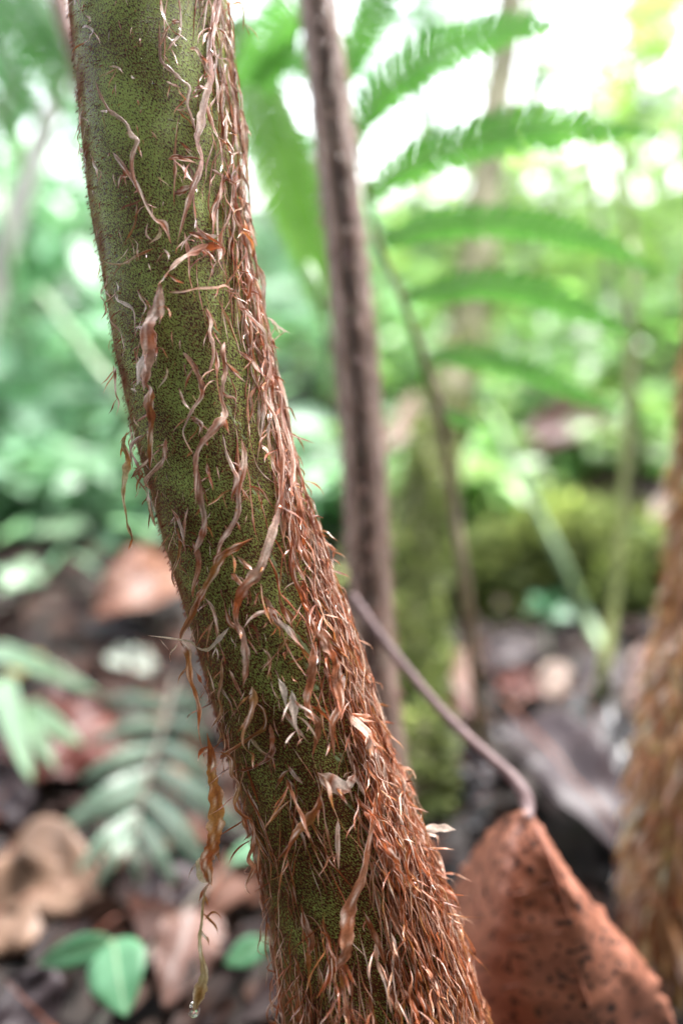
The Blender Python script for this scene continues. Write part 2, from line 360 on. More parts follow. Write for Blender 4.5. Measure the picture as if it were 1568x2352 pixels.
PAL = {'mid': (0.72, 0.50, 0.40), 'pale': (0.82, 0.68, 0.60), 'tan': (0.56, 0.265, 0.155), 'rust': (0.40, 0.105, 0.033), 'dark': (0.16, 0.042, 0.02), 'gold': (0.45, 0.21, 0.06), 'straw': (0.66, 0.54, 0.32)}
def ribbon(P, Nn, W, n, twist, cup, base, tip, phase=0.0, V=None, F=None, T=None, cols=4, taper=2.4):
    """a membranous strap: wrinkled thin section, tapering, twisting about its length"""
    V = [] if V is None else V; F = [] if F is None else F; T = [] if T is None else T
    b0 = len(V); Q = catmull(P, n); NN = catmull(Nn, n); w = interp(W, n)
    seed = random.random() * 100; pale = PAL['pale']
    for i in range(n):
        t = (Q[min(i + 1, n - 1)] - Q[max(i - 1, 0)]).normalized()
        nn = NN[i]; nn = (nn - t * nn.dot(t))
        nn = nn.normalized() if nn.length > 1e-6 else t.orthogonal().normalized()
        s = t.cross(nn); f = i / (n - 1)
        a = phase + twist * (f + 0.6 * noise.noise(Vector((seed, f * 5, 0))))
        sd, nd = s * math.cos(a) + nn * math.sin(a), nn * math.cos(a) - s * math.sin(a)
        hw = 0.5 * w[i] * (0.72 + 0.9 * abs(noise.noise(Vector((seed, f * n * .22, 4))))) * min(1, 0.08 + taper * 1.1 * f, 0.06 + taper * (1 - f))
        mid = 1 - abs(2 * f - 1); c = 0.5 + 0.8 * noise.noise(Vector((seed, f * 6, 9)))
        c = max(0, min(1, c * (0.4 + mid)))
        for k in range(cols):
            x = -1 + 2 * k / (cols - 1)
            st = noise.noise(Vector((seed + k * 3.7, f * n * .16, 1))); hgt = cup * (1 - x * x) + 0.32 * noise.noise(Vector((seed + k * 1.9, f * n * .2, 6)))
            ex = x * (1 + .18 * noise.noise(Vector((seed + k * 9, f * n * .35, 2))))
            V.append(Q[i] + sd * (ex * hw) + nd * (hgt * hw))
            q = max(0, min(1, c + .6 * st)); e = 0.82 + .5 * st + .22 * noise.noise(Vector((seed + k * 31, f * n * .6, 3)))
            g = max(0, st - .12) * 1.9
            T.append(tuple(((tip[m] * (1 - q) + base[m] * q) * (1 - g) + pale[m] * g) * e for m in range(3)) + (1,))
    for i in range(n - 1):
        for j in range(cols - 1):
            a = b0 + i * cols + j; F.append((a, a + 1, a + cols + 1, a + cols))
    return V, F, T
SCALES = 0
def scale_part(pts, ws, base='tan', tip='rust', lift=0.0006, twist=None, flare=0.0012, hand=False):
    global SCALES
    P = []; Nn = []; W = []; m = len(pts)
    for k, ((u, v), w) in enumerate(zip(pts, ws)):
        l = lift * (0.6 + 0.9 * random.random()) + (flare * (k / (m - 1)) ** 2 if k else 0)
        p, nn = on_stalk(u, v, l); P.append(p); Nn.append(nn); W.append(w / FP * 0.128 * ((1.35 if lift == 0 else 1.02) if hand else 1.0))
    if hand:
        P = [p + q * (0.30 * w) for p, q, w in zip(P, Nn, W)]
    n = max(12, min(90, int(sum((P[i + 1] - P[i]).length for i in range(m - 1)) / 0.0005)))
    tw = twist if twist is not None else random.uniform(-1.0, 1.0) if hand else random.uniform(-2.2, 2.2)
    V, F, T = ribbon(P, Nn, W, n, tw, random.uniform(0.0, 0.3), PAL[base], PAL[tip], random.uniform(-0.35, 0.35), cols=6, taper=9 if m > 4 else 3.5)
    for _ in range(random.randint(2, 5) if m > 3 else random.randint(0, 2)):          # side threads torn from its edge
        k = random.randrange(0, m - 1); u0, v0 = pts[k][0] * .5 + pts[k + 1][0] * .5, pts[k][1] * .5 + pts[k + 1][1] * .5
        hd = random.choice((-1, 1)) * random.uniform(.2, 1.1); ln = random.uniform(14, 70); pp, nq = [], []
        for q in range(4):
            aa = hd * (1 - q * .25) + random.gauss(0, .2); a_, b_ = on_stalk(u0, v0, lift * (1 + q * .6)); pp.append(a_); nq.append(b_); u0 += math.sin(aa) * ln / 3; v0 += math.cos(aa) * ln / 3
        pp[0] = P[k].lerp(P[k + 1], .5); ribbon(pp, nq, [max(ws) * .25 / FP * .128 + .00012] * 4, 9, random.uniform(-1.5, 1.5), .2, PAL[tip], PAL[random.choice(('rust', 'dark', 'gold'))], 0, V, F, T, cols=3)
    o = obj('scale', mesh('scale', V, F, tint=T, origin=P[0]), M_SCALE, stalk); o.location = P[0]
    SCALES += 1; return o
CR = {1: (114.8, 0, .3662), 2: (229.7, 574.2, .3662), 3: (287.1, 1091, .4028), 4: (401.9, 1665.2, .4761)}
def traced(c, txt, ws, base='tan', tip='rust', **kw):
    x0, y0, s = CR[c]; a = [float(q) for q in txt.replace(',', ' ').split()]
    pts = [(x0 + a[i] * s, y0 + a[i + 1] * s) for i in range(0, len(a), 2)]
    if isinstance(ws, (int, float)): ws = [ws] * len(pts)
    ws = [float(np.interp(i / (len(pts) - 1) * (len(ws) - 1), range(len(ws)), ws)) * s for i in range(len(pts))]
    if base == 'tan' and pts[0][1] < 1150: base = 'mid'
    return scale_part(pts, ws, base, tip, hand=True, **kw)
T1 = [
 (1, '1030,-60 1010,60 1000,120 985,300 985,500 955,640 930,800 905,900 935,1000 920,1100 880,1230 840,1370 800,1568', [25, 30, 35, 38, 45, 55, 62, 45, 38, 50, 42, 35, 20], 'tan', 'rust'),
 (1, '1060,-60 1030,110 990,260 1000,420', [35, 32, 26, 12], 'tan', 'rust'),
 (1, '690,-60 700,80 720,160 760,245', [20, 22, 14, 5], 'tan', 'rust'),
 (1, '685,150 690,300 700,400 760,460 820,530 860,580 850,680 880,780 900,870', [16, 20, 22, 22, 24, 22, 18, 22, 16], 'pale', 'rust'),
 (1, '800,-20 815,130 805,230 770,290 725,365', [12, 16, 16, 12, 6], 'pale', 'rust'),
 (1, '860,325 900,330 935,390 960,460 985,530', [20, 30, 30, 26, 20], 'pale', 'tan'),
 (1, '310,520 330,590 370,670 400,715 450,750 500,800 530,870 570,910 545,990 540,1080 560,1180 600,1280', [18, 20, 16, 24, 26, 24, 30, 36, 28, 24, 26, 20], 'tan', 'rust'),
 (1, '330,705 380,715 400,740', [12, 16, 8], 'pale', 'tan'),
 (1, '410,965 450,1020 500,1090 540,1150 580,1220 620,1310 670,1400 730,1440 770,1568', [24, 36, 42, 40, 32, 26, 24, 45, 42], 'pale', 'rust'),
 (1, '380,430 420,430 460,455 490,500', [10, 14, 14, 8], 'pale', 'tan'), (1, '515,480 535,510 555,525', [10, 12, 8], 'pale', 'tan'),
 (1, '250,110 285,140 290,170', [12, 20, 12], 'pale', 'tan'), (1, '220,185 260,180 295,210 300,250 285,300', [12, 16, 22, 16, 6], 'pale', 'rust'),
 (1, '170,0 190,30 210,50', [10, 12, 8], 'pale', 'rust'), (1, '235,0 242,60 238,120', [10, 10, 5], 'tan', 'rust'),
 (1, '290,985 305,1050 330,1080 350,1160', [16, 16, 16, 8], 'pale', 'tan'), (1, '180,690 190,770 220,820 205,900', [10, 12, 10, 6], 'tan', 'rust'),
 (1, '205,960 225,950 235,985', [24, 34, 18], 'pale', 'tan'),
 (1, '740,1030 790,1010 840,1030 900,1060', [30, 38, 28, 14], 'dark', 'rust', dict(lift=.0015)), (1, '830,1050 850,1130 880,1190', [20, 38, 16], 'pale', 'rust', dict(lift=.0015)),
 (1, '760,160 780,165 800,180', [30, 50, 30], 'rust', 'dark'), (1, '900,560 930,575 960,600', [30, 60, 40], 'rust', 'dark'), (1, '780,1230 830,1215 880,1190', [30, 55, 26], 'rust', 'dark'),
 (1, '1130,50 1130,200 1140,350 1150,450 1160,600 1150,750 1165,900 1165,1000 1160,1100', [18, 22, 26, 26, 26, 28, 26, 24, 14], 'pale', 'rust'),
 (1, '1160,420 1165,480 1162,550', [16, 30, 20], 'pale', 'pale'), (1, '1190,670 1215,760 1225,850 1230,1000 1235,1150', [20, 40, 46, 30, 16], 'pale', 'tan'),
 (1, '1095,430 1100,520 1130,640 1130,800 1150,950 1195,1050 1210,1250 1240,1400 1270,1568', [18, 22, 26, 30, 26, 30, 30, 30, 26], 'tan', 'rust'),
 (1, '1085,680 1095,760 1100,830', [20, 30, 12], 'pale', 'tan'), (1, '1060,215 1062,270 1065,335', [60, 95, 60], 'pale', 'pale', dict(lift=.001)),
 (1, '1000,1070 1060,1110 1110,1170', [24, 20, 14], 'tan', 'rust'), (1, '1130,1000 1125,1150 1110,1300 1090,1400 1010,1540', [40, 36, 34, 26, 18], 'tan', 'rust'),
 (1, '1080,25 1150,20 1195,20 1215,80 1210,200', [10, 14, 14, 12, 6], 'gold', 'rust', dict(flare=.003)),
 (1, '905,1455 960,1510 1005,1530', [14, 46, 26], 'pale', 'rust', dict(lift=.0016)), (1, '860,1480 930,1500 980,1545', [24, 46, 26], 'rust', 'dark', dict(lift=.001)),
 (1, '560,1270 550,1420 500,1568', [12, 14, 8], 'gold', 'rust'), (1, '690,1430 695,1490 640,1560', [12, 20, 12], 'straw', 'tan'), (1, '620,1400 620,1480 660,1540', [10, 14, 14], 'tan', 'rust'),
 (1, '440,1200 470,1130 520,1140', [12, 24, 14], 'rust', 'dark'), (1, '730,520 770,550 810,590', [14, 20, 10], 'tan', 'rust'), (1, '780,700 820,710 850,700', [14, 16, 10], 'tan', 'rust'),
 (1, '620,1290 650,1310 690,1340', [14, 14, 6], 'tan', 'rust'), (1, '800,900 840,940 880,990', [12, 18, 10], 'rust', 'dark'), (1, '920,20 960,10 1000,25', [12, 18, 10], 'rust', 'dark'),
 (1, '1090,120 1080,190 1070,230', [10, 16, 8], 'pale', 'tan'), (1, '1100,480 1110,540 1140,600', [18, 26, 14], 'gold', 'rust'),
 (2, '650,-5 570,45 510,90 460,150 415,220 398,260', [66, 60, 55, 52, 48, 30], 'tan', 'rust', dict(lift=.0015)),
 (2, '740,-20 735,50 720,110', [30, 30, 12], 'pale', 'rust'), (2, '600,10 680,0 740,20', [20, 50, 20], 'rust', 'dark'),
 (2, '400,240 390,330 375,430 365,520 355,650 340,800 332,890', [34, 60, 92, 122, 108, 72, 26], 'tan', 'rust', dict(lift=.0018, twist=.35)),
 (2, '405,230 420,330 425,410 415,500', [24, 30, 28, 20], 'pale', 'tan', dict(lift=.0022)), (2, '340,640 335,740 338,860', [40, 56, 30], 'pale', 'pale', dict(lift=.0026, twist=.1)),
 (2, '350,870 360,960 380,1060 388,1200 385,1370', [50, 82, 48, 44, 26], 'gold', 'rust', dict(lift=.0015, twist=.3)),
 (2, '440,290 520,285 600,270 700,265 750,265 790,300', [12, 16, 14, 14, 18, 8], 'tan', 'rust', dict(lift=.0016)), (2, '745,255 800,200 840,120 870,20', [14, 16, 14, 10], 'gold', 'rust'),
 (2, '345,0 250,45 190,85 150,100 90,90 50,60', [16, 16, 14, 12, 10, 8], 'straw', 'rust'), (2, '400,0 430,40 437,80', [14, 18, 10], 'pale', 'tan'), (2, '190,-10 170,50 150,100', 10, 'straw', 'rust'),
 (2, '25,225 40,280 95,330', [16, 18, 10], 'pale', 'tan'), (2, '115,250 130,310 180,340 230,370 250,420 258,560', [14, 20, 24, 24, 16, 8], 'pale', 'rust'),
 (2, '85,380 100,450 150,510 180,560 210,640', [20, 24, 20, 16, 6], 'tan', 'rust'), (2, '130,205 150,240 165,270', 14, 'pale', 'tan'), (2, '60,160 70,210 75,270', 10, 'tan', 'rust'),
 (2, '250,250 280,310 310,370 290,460', [10, 20, 20, 12], 'pale', 'rust'), (2, '20,300 40,380 75,440', [10, 14, 8], 'tan', 'rust'),
 (2, '660,370 690,450 680,530 702,600 700,700 665,830', [26, 30, 28, 26, 26, 10], 'tan', 'rust'),
 (2, '530,650 570,700 610,780 640,860 640,930 590,1000 550,1090 540,1150 580,1230 610,1290', [44, 32, 30, 46, 50, 30, 18, 18, 22, 26], 'tan', 'rust'),
 (2, '500,870 540,960 580,1010', [16, 24, 12], 'tan', 'rust'), (2, '768,590 760,660 775,760 760,850 755,950 770,1040 740,1100 680,1180 640,1240 625,1320 630,1420 640,1590', [66, 40, 38, 26, 24, 44, 62, 48, 42, 36, 42, 36], 'tan', 'rust', dict(lift=.0012)),
 (2, '570,1060 620,1080 640,1110 630,1180', [16, 32, 26, 12], 'pale', 'rust'), (2, '765,1150 790,1280 830,1380 850,1450 820,1560', [14, 18, 32, 42, 34], 'pale', 'rust'),
 (2, '880,1190 895,1290 880,1420 860,1568', [36, 44, 40, 24], 'tan', 'rust'), (2, '820,290 860,360 910,430 970,530 990,600 1010,680', [26, 30, 26, 26, 20, 14], 'pale', 'tan', dict(lift=.0014)),
 (2, '850,250 920,270 960,300', [8, 26, 14], 'rust', 'rust'), (2, '840,630 910,680 950,740 990,800 1010,850', [12, 36, 34, 26, 14], 'tan', 'rust'), (2, '895,470 930,580 980,690', [10, 18, 12], 'tan', 'rust'),
 (2, '900,-10 890,150 930,250 960,400 985,540', [20, 22, 24, 26, 18], 'tan', 'rust'), (2, '970,60 1020,180 1025,300 1040,450', [20, 44, 34, 26], 'pale', 'tan'),
 (2, '1000,600 1015,760 1000,930 1040,1070 1060,1200 1080,1350 1080,1568', [26, 34, 34, 40, 36, 42, 30], 'tan', 'rust', dict(lift=.0015)),
 (2, '1080,700 1110,900 1130,1050 1190,1200 1240,1350 1300,1568', [30, 42, 42, 48, 36, 30], 'pale', 'rust'), (2, '1060,900 1090,1080 1120,1250 1140,1400 1120,1590', [26, 40, 40, 44, 30], 'tan', 'rust', dict(lift=.002)),
 (2, '1040,420 1080,440 1130,490 1200,525', [14, 18, 14, 6], 'pale', 'pale'), (2, '130,720 95,780 100,900 120,960 100,1050', [18, 22, 12, 10, 5], 'pale', 'rust'), (2, '85,720 90,780 110,800', 10, 'tan', 'rust'),
 (2, '210,1080 225,1170 245,1260 240,1360 250,1450', [14, 20, 26, 22, 10], 'tan', 'rust'), (2, '305,1155 265,1220 280,1300 300,1400 295,1520', [20, 40, 54, 44, 22], 'pale', 'rust', dict(lift=.0014)),
 (2, '170,1140 148,1220 178,1300 165,1380 150,1480 148,1560 165,1660 180,1760 230,1850', [20, 30, 46, 46, 36, 24, 14, 12, 5], 'straw', 'gold', dict(flare=.003)),
 (2, '300,1400 315,1500 305,1580 330,1680 350,1740', [24, 26, 22, 20, 8], 'straw', 'rust', dict(flare=.003)),
 (2, '440,1180 455,1250 430,1320 370,1430 310,1500', [16, 28, 28, 30, 14], 'tan', 'rust', dict(lift=.0014)), (2, '270,560 260,640 265,740 310,870', [10, 12, 12, 16], 'gold', 'rust'), (2, '430,740 435,800 390,880', 14, 'straw', 'tan'),
 (2, '230,490 270,490 300,510', 14, 'tan', 'rust'), (2, '215,870 250,875 285,890', [12, 16, 8], 'pale', 'tan'), (2, '1000,1225 1015,1260 1030,1300', [24, 48, 20], 'pale', 'tan'),
 (3, '430,-20 440,120 465,240 460,330 435,440', [36, 42, 32, 48, 30], 'tan', 'rust'), (3, '290,190 335,260 365,340 380,430', [40, 56, 44, 20], 'pale', 'rust'), (3, '370,180 365,270 385,350', [16, 26, 12], 'tan', 'rust'),
 (3, '310,290 340,380 330,470 310,560 290,650', [16, 22, 20, 18, 6], 'gold', 'rust'), (3, '400,370 430,440 445,520 420,640 430,690', [30, 46, 40, 24, 10], 'tan', 'rust'),
 (3, '725,360 640,410 570,460 530,550 480,650 440,720 410,800 390,900 360,1020 370,1150 400,1240 425,1350 420,1450 440,1568', [30, 42, 48, 48, 38, 42, 36, 42, 50, 42, 32, 32, 26, 14], 'gold', 'rust', dict(lift=.0012)),
 (3, '620,0 640,100 640,220 600,310 560,380 545,460', [44, 42, 44, 42, 32, 12], 'pale', 'rust'), (3, '560,330 550,420 530,500', [18, 26, 14], 'tan', 'rust'),
 (3, '840,-10 860,120 850,230 820,330 790,440 760,540 700,620 660,720 650,820 690,900 710,1000 715,1100 700,1195', [42, 48, 48, 46, 54, 66, 62, 46, 32, 36, 42, 42, 18], 'tan', 'rust', dict(lift=.0013)),
 (3, '480,690 520,750 560,850 575,910', [36, 46, 40, 20], 'pale', 'tan', dict(lift=.001)), (3, '580,740 610,830 660,870 690,930', [24, 36, 30, 18], 'tan', 'rust'),
 (3, '610,860 565,920 510,978 450,975 370,950 250,930 130,915', [24, 24, 22, 18, 14, 12, 10], 'straw', 'pale', dict(lift=.0012)),
 (3, '845,780 780,780 720,810 690,870', [22, 28, 28, 20], 'pale', 'rust'), (3, '640,460 690,510 730,550', [16, 34, 26], 'tan', 'rust'), (3, '610,560 645,590 690,640', [30, 36, 16], 'tan', 'rust'),
 (3, '790,690 830,760 860,830 920,880 960,940 1000,990', [26, 36, 40, 38, 36, 26], 'pale', 'rust'), (3, '870,710 900,780 935,870', [20, 42, 18], 'dark', 'rust'),
 (3, '1020,805 1035,870 1080,930 1110,990 1140,1060 1160,1160 1170,1300 1130,1400 1150,1568', [50, 60, 56, 50, 46, 46, 44, 46, 36], 'tan', 'rust', dict(lift=.0018)),
 (3, '1065,950 1040,1060 1040,1150 1020,1250 1030,1330 1080,1410 1060,1568', [36, 52, 64, 50, 42, 46, 36], 'tan', 'rust', dict(lift=.0014)),
 (3, '875,1140 905,1205 922,1310', [14, 46, 10], 'pale', 'pale', dict(lift=.002)), (3, '942,1205 955,1290 970,1400 990,1460', [26, 52, 28, 8], 'pale', 'pale', dict(lift=.002)),
 (3, '1225,1325 1250,1380 1300,1470 1320,1540 1340,1600', [22, 44, 90, 80, 30], 'pale', 'tan', dict(lift=.0026, twist=.2)), (3, '1235,1210 1270,1260 1310,1310', [14, 34, 16], 'pale', 'tan'),
 (3, '610,1100 640,1160 700,1260', [24, 32, 16], 'tan', 'rust'), (3, '740,1190 752,1260 740,1340 710,1420 720,1500 780,1568', [36, 56, 54, 42, 36, 18], 'tan', 'gold', dict(lift=.0014)),
 (3, '750,1290 800,1340 800,1430 720,1490 620,1568 540,1620', [20, 24, 24, 24, 26, 18], 'gold', 'rust'), (3, '570,1050 572,1150 560,1250 580,1330 550,1420', [26, 30, 24, 26, 12], 'tan', 'gold'),
 (3, '890,250 920,330 980,370 1020,400 1040,470 1050,650', [12, 14, 14, 14, 14, 10], 'tan', 'rust'), (3, '830,1410 850,1480 845,1560', [24, 44, 26], 'tan', 'rust'), (3, '680,60 760,90 800,150 835,210', [10, 14, 14, 8], 'rust', 'rust'),
 (3, '600,1220 640,1280 690,1360', [14, 24, 10], 'tan', 'rust'), (3, '480,1080 520,1150 560,1220', [18, 26, 14], 'pale', 'gold'), (3, '1180,1090 1215,1170 1190,1260', [20, 50, 30], 'pale', 'rust'),
 (3, '920,1070 980,1050 1000,1030', 14, 'rust', 'gold'), (3, '760,1110 830,1050 900,960 915,900', [8, 10, 12, 10], 'gold', 'rust'), (3, '800,980 830,1060 815,1150', [10, 18, 8], 'tan', 'rust'),
 (4, '155,40 180,170 175,220 190,300 200,400 195,500 180,590 150,660 165,730 180,780', [26, 42, 34, 46, 68, 70, 60, 66, 50, 12], 'gold', 'rust', dict(lift=0, twist=.5)),
 (4, '145,620 125,680 145,740 175,760', [20, 40, 40, 14], 'straw', 'pale', dict(lift=0, twist=.2)),
 (4, '152,775 135,860 130,950 120,1020 125,1100 142,1200 122,1280 92,1375', [10, 12, 12, 14, 18, 30, 52, 60], 'straw', 'gold', dict(lift=0, twist=.3)),
 (4, '143,940 180,905 215,912', [9, 10, 5], 'gold', 'rust', dict(lift=0)),
 (4, '690,300 690,350 650,420 600,480 575,560 560,650 545,780 540,890', [30, 36, 46, 46, 36, 26, 20, 8], 'gold', 'rust', dict(lift=.0016)), (4, '545,690 520,715 480,722', 12, 'gold', 'rust'),
 (4, '780,440 775,530 782,660', [18, 32, 20], 'pale', 'tan', dict(lift=.0012)), (4, '930,300 910,420 890,560 870,700 830,830 820,960 830,1050 795,1115', [40, 40, 48, 58, 88, 88, 56, 30], 'tan', 'rust', dict(lift=.0024, twist=.3)),
 (4, '680,205 720,240 770,275 820,300', [40, 86, 80, 24], 'pale', 'rust', dict(lift=.002, twist=.1)), (4, '790,290 815,260 830,220', [40, 50, 20], 'pale', 'rust', dict(lift=.002)), (4, '985,240 1020,290 1045,360 1050,420', [26, 44, 30, 10], 'pale', 'tan', dict(lift=.003)),
 (4, '1195,500 1240,498 1300,498 1352,506', [56, 50, 36, 24], 'pale', 'pale', dict(lift=.002, twist=.2)),
 (4, '300,205 350,205 420,175 480,130 490,60', [10, 14, 18, 26, 26], 'rust', 'dark'), (4, '545,180 580,225 620,260', [18, 30, 14], 'pale', 'rust'), (4, '360,20 420,110 500,150', [26, 20, 10], 'straw', 'rust'),
 (4, '900,880 935,960 970,1050 1000,1150', [22, 30, 34, 16], 'tan', 'rust'), (4, '615,850 650,940 680,1030 650,1120', [24, 34, 36, 20], 'tan', 'rust'), (4, '1010,760 1030,880 1060,980 1110,1060', [30, 34, 30, 18], 'tan', 'rust'),
]
for it in T1:
    kw = it[5] if len(it) > 5 else {}
    traced(*it[:5], **kw)

def axis_dir(v): return (((Lf(v + 80) + Rt(v + 80)) - (Lf(v - 80) + Rt(v - 80))) / 2) / 160.0
def random_path(u, v, length, wob, lean=0.0, over=9.0):
    """image-plane start -> a drooping wandering path along the stalk"""
    pts = [(u, v)]; k = max(3, int(length / 28)); st = length / k; h = math.atan(axis_dir(v)) + lean + random.gauss(0, 0.16)
    for _ in range(k):
        h += random.gauss(0, wob); a = math.atan(axis_dir(min(v, 2300))) + lean * 0.5; h += (a - h) * 0.25
        u += math.sin(h) * st; v += math.cos(h) * st; u = min(max(u, Lf(v) - over), Rt(v) + over); pts.append((u, v))
    return pts
def pick_pos():
    """where scales sit: along the right flank everywhere, over everything near the foot"""
    while True:
        v = random.uniform(-230, 2420); t = random.random()
        edge = 0.84 - 0.05 * min(1, max(0, (v - 600) / 700)) - 0.05 * min(1, max(0, (v - 1300) / 300)) - 0.15 * min(1, max(0, (v - 1620) / 400))
        p = 0.0
        if t > edge: p = 0.34 + 0.66 * min(1, max(0, v) / 1900)
        elif t < 0.08: p = 0.10 + 0.6 * min(1, max(0, (v - 1350) / 600))
        else: p = 0.045 + 0.03 * min(1, max(0, (v - 900) / 700)) + 0.42 * min(1, max(0, (v - 2110) / 220))
        if t < 0.10 and v < 900: p *= 0.7
        if random.random() < p: return t, v
def tones(t, v):
    low = min(1, max(0, (v - 900) / 900))
    r = random.random()
    if r < 0.34 - 0.22 * low: return 'pale', 'tan'
    if r < 0.62 - 0.24 * low: return 'tan', 'rust'
    if r < 0.66: return 'gold', 'rust'
    if r < 0.90: return 'rust', 'rust'
    return 'rust', 'dark'
n_part = 300 - SCALES
for k in range(n_part):
    t, v = pick_pos(); u = Lf(v) + t * (Rt(v) - Lf(v)); low = min(1, max(0, (v - 900) / 900))
    big = t > 0.5 or v > 1700
    pts = random_path(u, v, random.uniform(50, 110) if not big else random.uniform(90, 260), 0.16)
    w = random.uniform(5, 10) if not big else random.uniform(7, 15); b, tp = tones(t, v)
    scale_part(pts, [w * random.uniform(.5, 1.3) for _ in pts], b, tp, lift=random.uniform(.0004, .0012 + .0018 * low), flare=random.uniform(0, .0015) * (0.4 + low))
# the uncounted rest of the scale hairs, one mass
V, F, T = [], [], []
for k in range(1900):
    t, v = pick_pos(); low = min(1, max(0, (v - 900) / 1000))
    if t > 0.5: t = 1 - (1 - t) * random.random() ** 0.5
    u = Lf(v) + t * (Rt(v) - Lf(v))
    short = t < 0.6 and v < 1700
    ln = random.uniform(14, 50) if short else random.uniform(80, 220 + 130 * low * (t > .5)); w = random.uniform(2.0, 4.5) if short else random.uniform(2.6, 8.5)
    lean = random.gauss(0.0, 0.10 + .12 * (t < .6)) + (0.03 * low if t > .75 else (-0.12 * low if t < .12 else 0))
    pts = random_path(u, v, ln, random.choice((.10, .16, .26)), lean, 5 + 14 * random.random() ** 3 * (1 + low)); P, Nn = [], []
    lf = random.uniform(.0002, .0008 + .0026 * low * (t > .5 or v > 2050)); fl = random.uniform(0, 1) ** 2 * .0016 * (0.2 + low)
    for j, (a, b) in enumerate(pts):
        p, nn = on_stalk(a, b, lf * (j > 0) + fl * (j / (len(pts) - 1)) ** 1.5); P.append(p); Nn.append(nn)
    b, tp = tones(t, v)
    if short: b, tp = random.choice([('rust', 'dark'), ('tan', 'rust'), ('pale', 'rust')])
    W = [w * random.uniform(.5, 1.3) / FP * 0.128 for _ in pts]
    ribbon(P, Nn, W, max(6, min(34, int(ln / 8))), random.uniform(-2, 2), 0.4, PAL[b], PAL[tp], random.uniform(-1, 1), V, F, T)
# a wrap of hairs around the hidden flanks and the buried foot
fo = obj('scale_fringe', mesh('scale_fringe', V, F, tint=T), M_SCALE, stalk); fo['kind'] = 'stuff'; fo['label'] = 'dense rusty fringe of fine scale hairs'
# bristles
V, F, T = [], [], []
for k in range(26000):
    i = random.randrange(40, n_ax - 30); th = random.uniform(0, 2 * math.pi); j = int(th / (2 * math.pi) * KS)
    p = SV[i * KS + j]; c = AXS[i]; nn = (p - c).normalized(); ax = (AXS[i + 1] - AXS[i]).normalized()
    u, v, d = project(p)
    if d > adepth(v) + 0.006 or v < -300 or v > 2420: continue
    w = (u - Lf(v)) / (Rt(v) - Lf(v))
    if w > 0.14 and random.random() < 0.55: continue
    s = ax.cross(nn); p = p + s * random.uniform(-1, 1) * 0.0007 + ax * random.uniform(-1, 1) * .0006 - nn * 0.0001
    ln = random.uniform(.0004, .0013) * (1.0 if w < .14 else 0.8); dr = (nn * random.uniform(.35, 1.1) + ax * random.uniform(.2, 1) + s * random.gauss(0, .45)).normalized()
    b0 = len(V); wd = random.uniform(.00003, .00007)
    V += [p - s * wd, p + s * wd, p + dr * ln * .6 + s * wd * .7 + nn * .0001, p + dr * ln + ax * ln * .2]; F += [(b0, b0 + 1, b0 + 2), (b0, b0 + 2, b0 + 3)]
    c = random.choice([(0.11, .024, .014), (.16, .035, .018), (.07, .018, .012), (.24, .07, .035)])
    T += [(*c, 1)] * 4
bo = obj('bristle_felt', mesh('bristle_felt', V, F, tint=T), M_FUZZ, stalk); bo['kind'] = 'stuff'; bo['label'] = 'short reddish brown bristles along the stalk'

# ------------------------------------------------------------------ water drops
import bmesh
def ico(sub=2, r=1.0):
    bm = bmesh.new(); bmesh.ops.create_icosphere(bm, subdivisions=sub, radius=r); v = [tuple(x.co) for x in bm.verts]; f = [tuple(y.index for y in x.verts) for x in bm.faces]; bm.free(); return v, f
IV, IF = ico(2)
pd = at(401.9 + 92 * .4761, 1665.2 + 1375 * .4761 + 2, project(on_stalk(401.9 + 92 * .4761, 1665.2 + 1375 * .4761, 0)[0])[2] - .0004)
V = [(x * .0012 * (1 - .35 * max(z, 0)), y * .0012 * (1 - .35 * max(z, 0)), z * .0013 * (0.9 if z < 0 else 2.1)) for x, y, z in IV]
dm = mesh('water_drop', V, IF); d = obj('water_drop', dm, M_WATER); d.location = pd
tag(d, 'clear water drop hanging from the tip of the longest dangling scale', 'water drop')
ML, LL = [], []
for k in range(150):
    v = random.uniform(0, 2200); t = random.uniform(.05, .8); u = Lf(v) + t * (Rt(v) - Lf(v)); p, nn = on_stalk(u, v, 0.00005)
    s = random.uniform(.00010, .00034); ML.append(np.eye(3) * s); LL.append(p)
dd = obj('water_droplets', batch('water_droplets', IV, IF, np.array(ML), np.array([tuple(p) for p in LL])), M_WATER)
dd['kind'] = 'stuff'; dd['label'] = 'fine water droplets beading on the green stalk'; dd['category'] = 'water'

# ------------------------------------------------------------------ other stalks
def hairs_on(name, P, rad, n, ln, wd, cols, parent, flat=0.35, mat=None, front=True):
    V, F, T = [], [], []; m = len(P)
    for k in range(n):
        f = random.uniform(0.01, 0.97); i = int(f * (m - 1)); th = random.uniform(0, 2 * math.pi)
        t = (P[i + 1] - P[i]).normalized(); a = t.cross(Vector((0, 1, 0))).normalized(); b = t.cross(a); nn = a * math.cos(th) + b * math.sin(th)
        c = P[i].lerp(P[i + 1], random.random()); s = t.cross(nn); l = ln * random.uniform(.5, 1.4); r = rad[i]
        pts = []; q = c + nn * r * 0.97; up = t if t.z < 0 else -t
        dr = (up + s * random.gauss(0, .25) + nn * flat * random.random()).normalized()
        for j in range(4): pts.append(q + dr * (l * j / 3) + nn * (0.0006 * math.sin(j * 1.1) + flat * l * 0.25 * (j / 3) ** 2))
        col = random.choice(cols); tip = [x * random.uniform(.5, 1.1) for x in col]
        ribbon(pts, [nn] * 4, [wd * random.uniform(.5, 1.3)] * 4, 6, random.uniform(-1, 1), .4, col, tip, random.uniform(-.6, .6), V, F, T)
    o = obj(name, mesh(name, V, F, tint=T), mat or M_SCALE, parent); o['kind'] = 'stuff'; return o
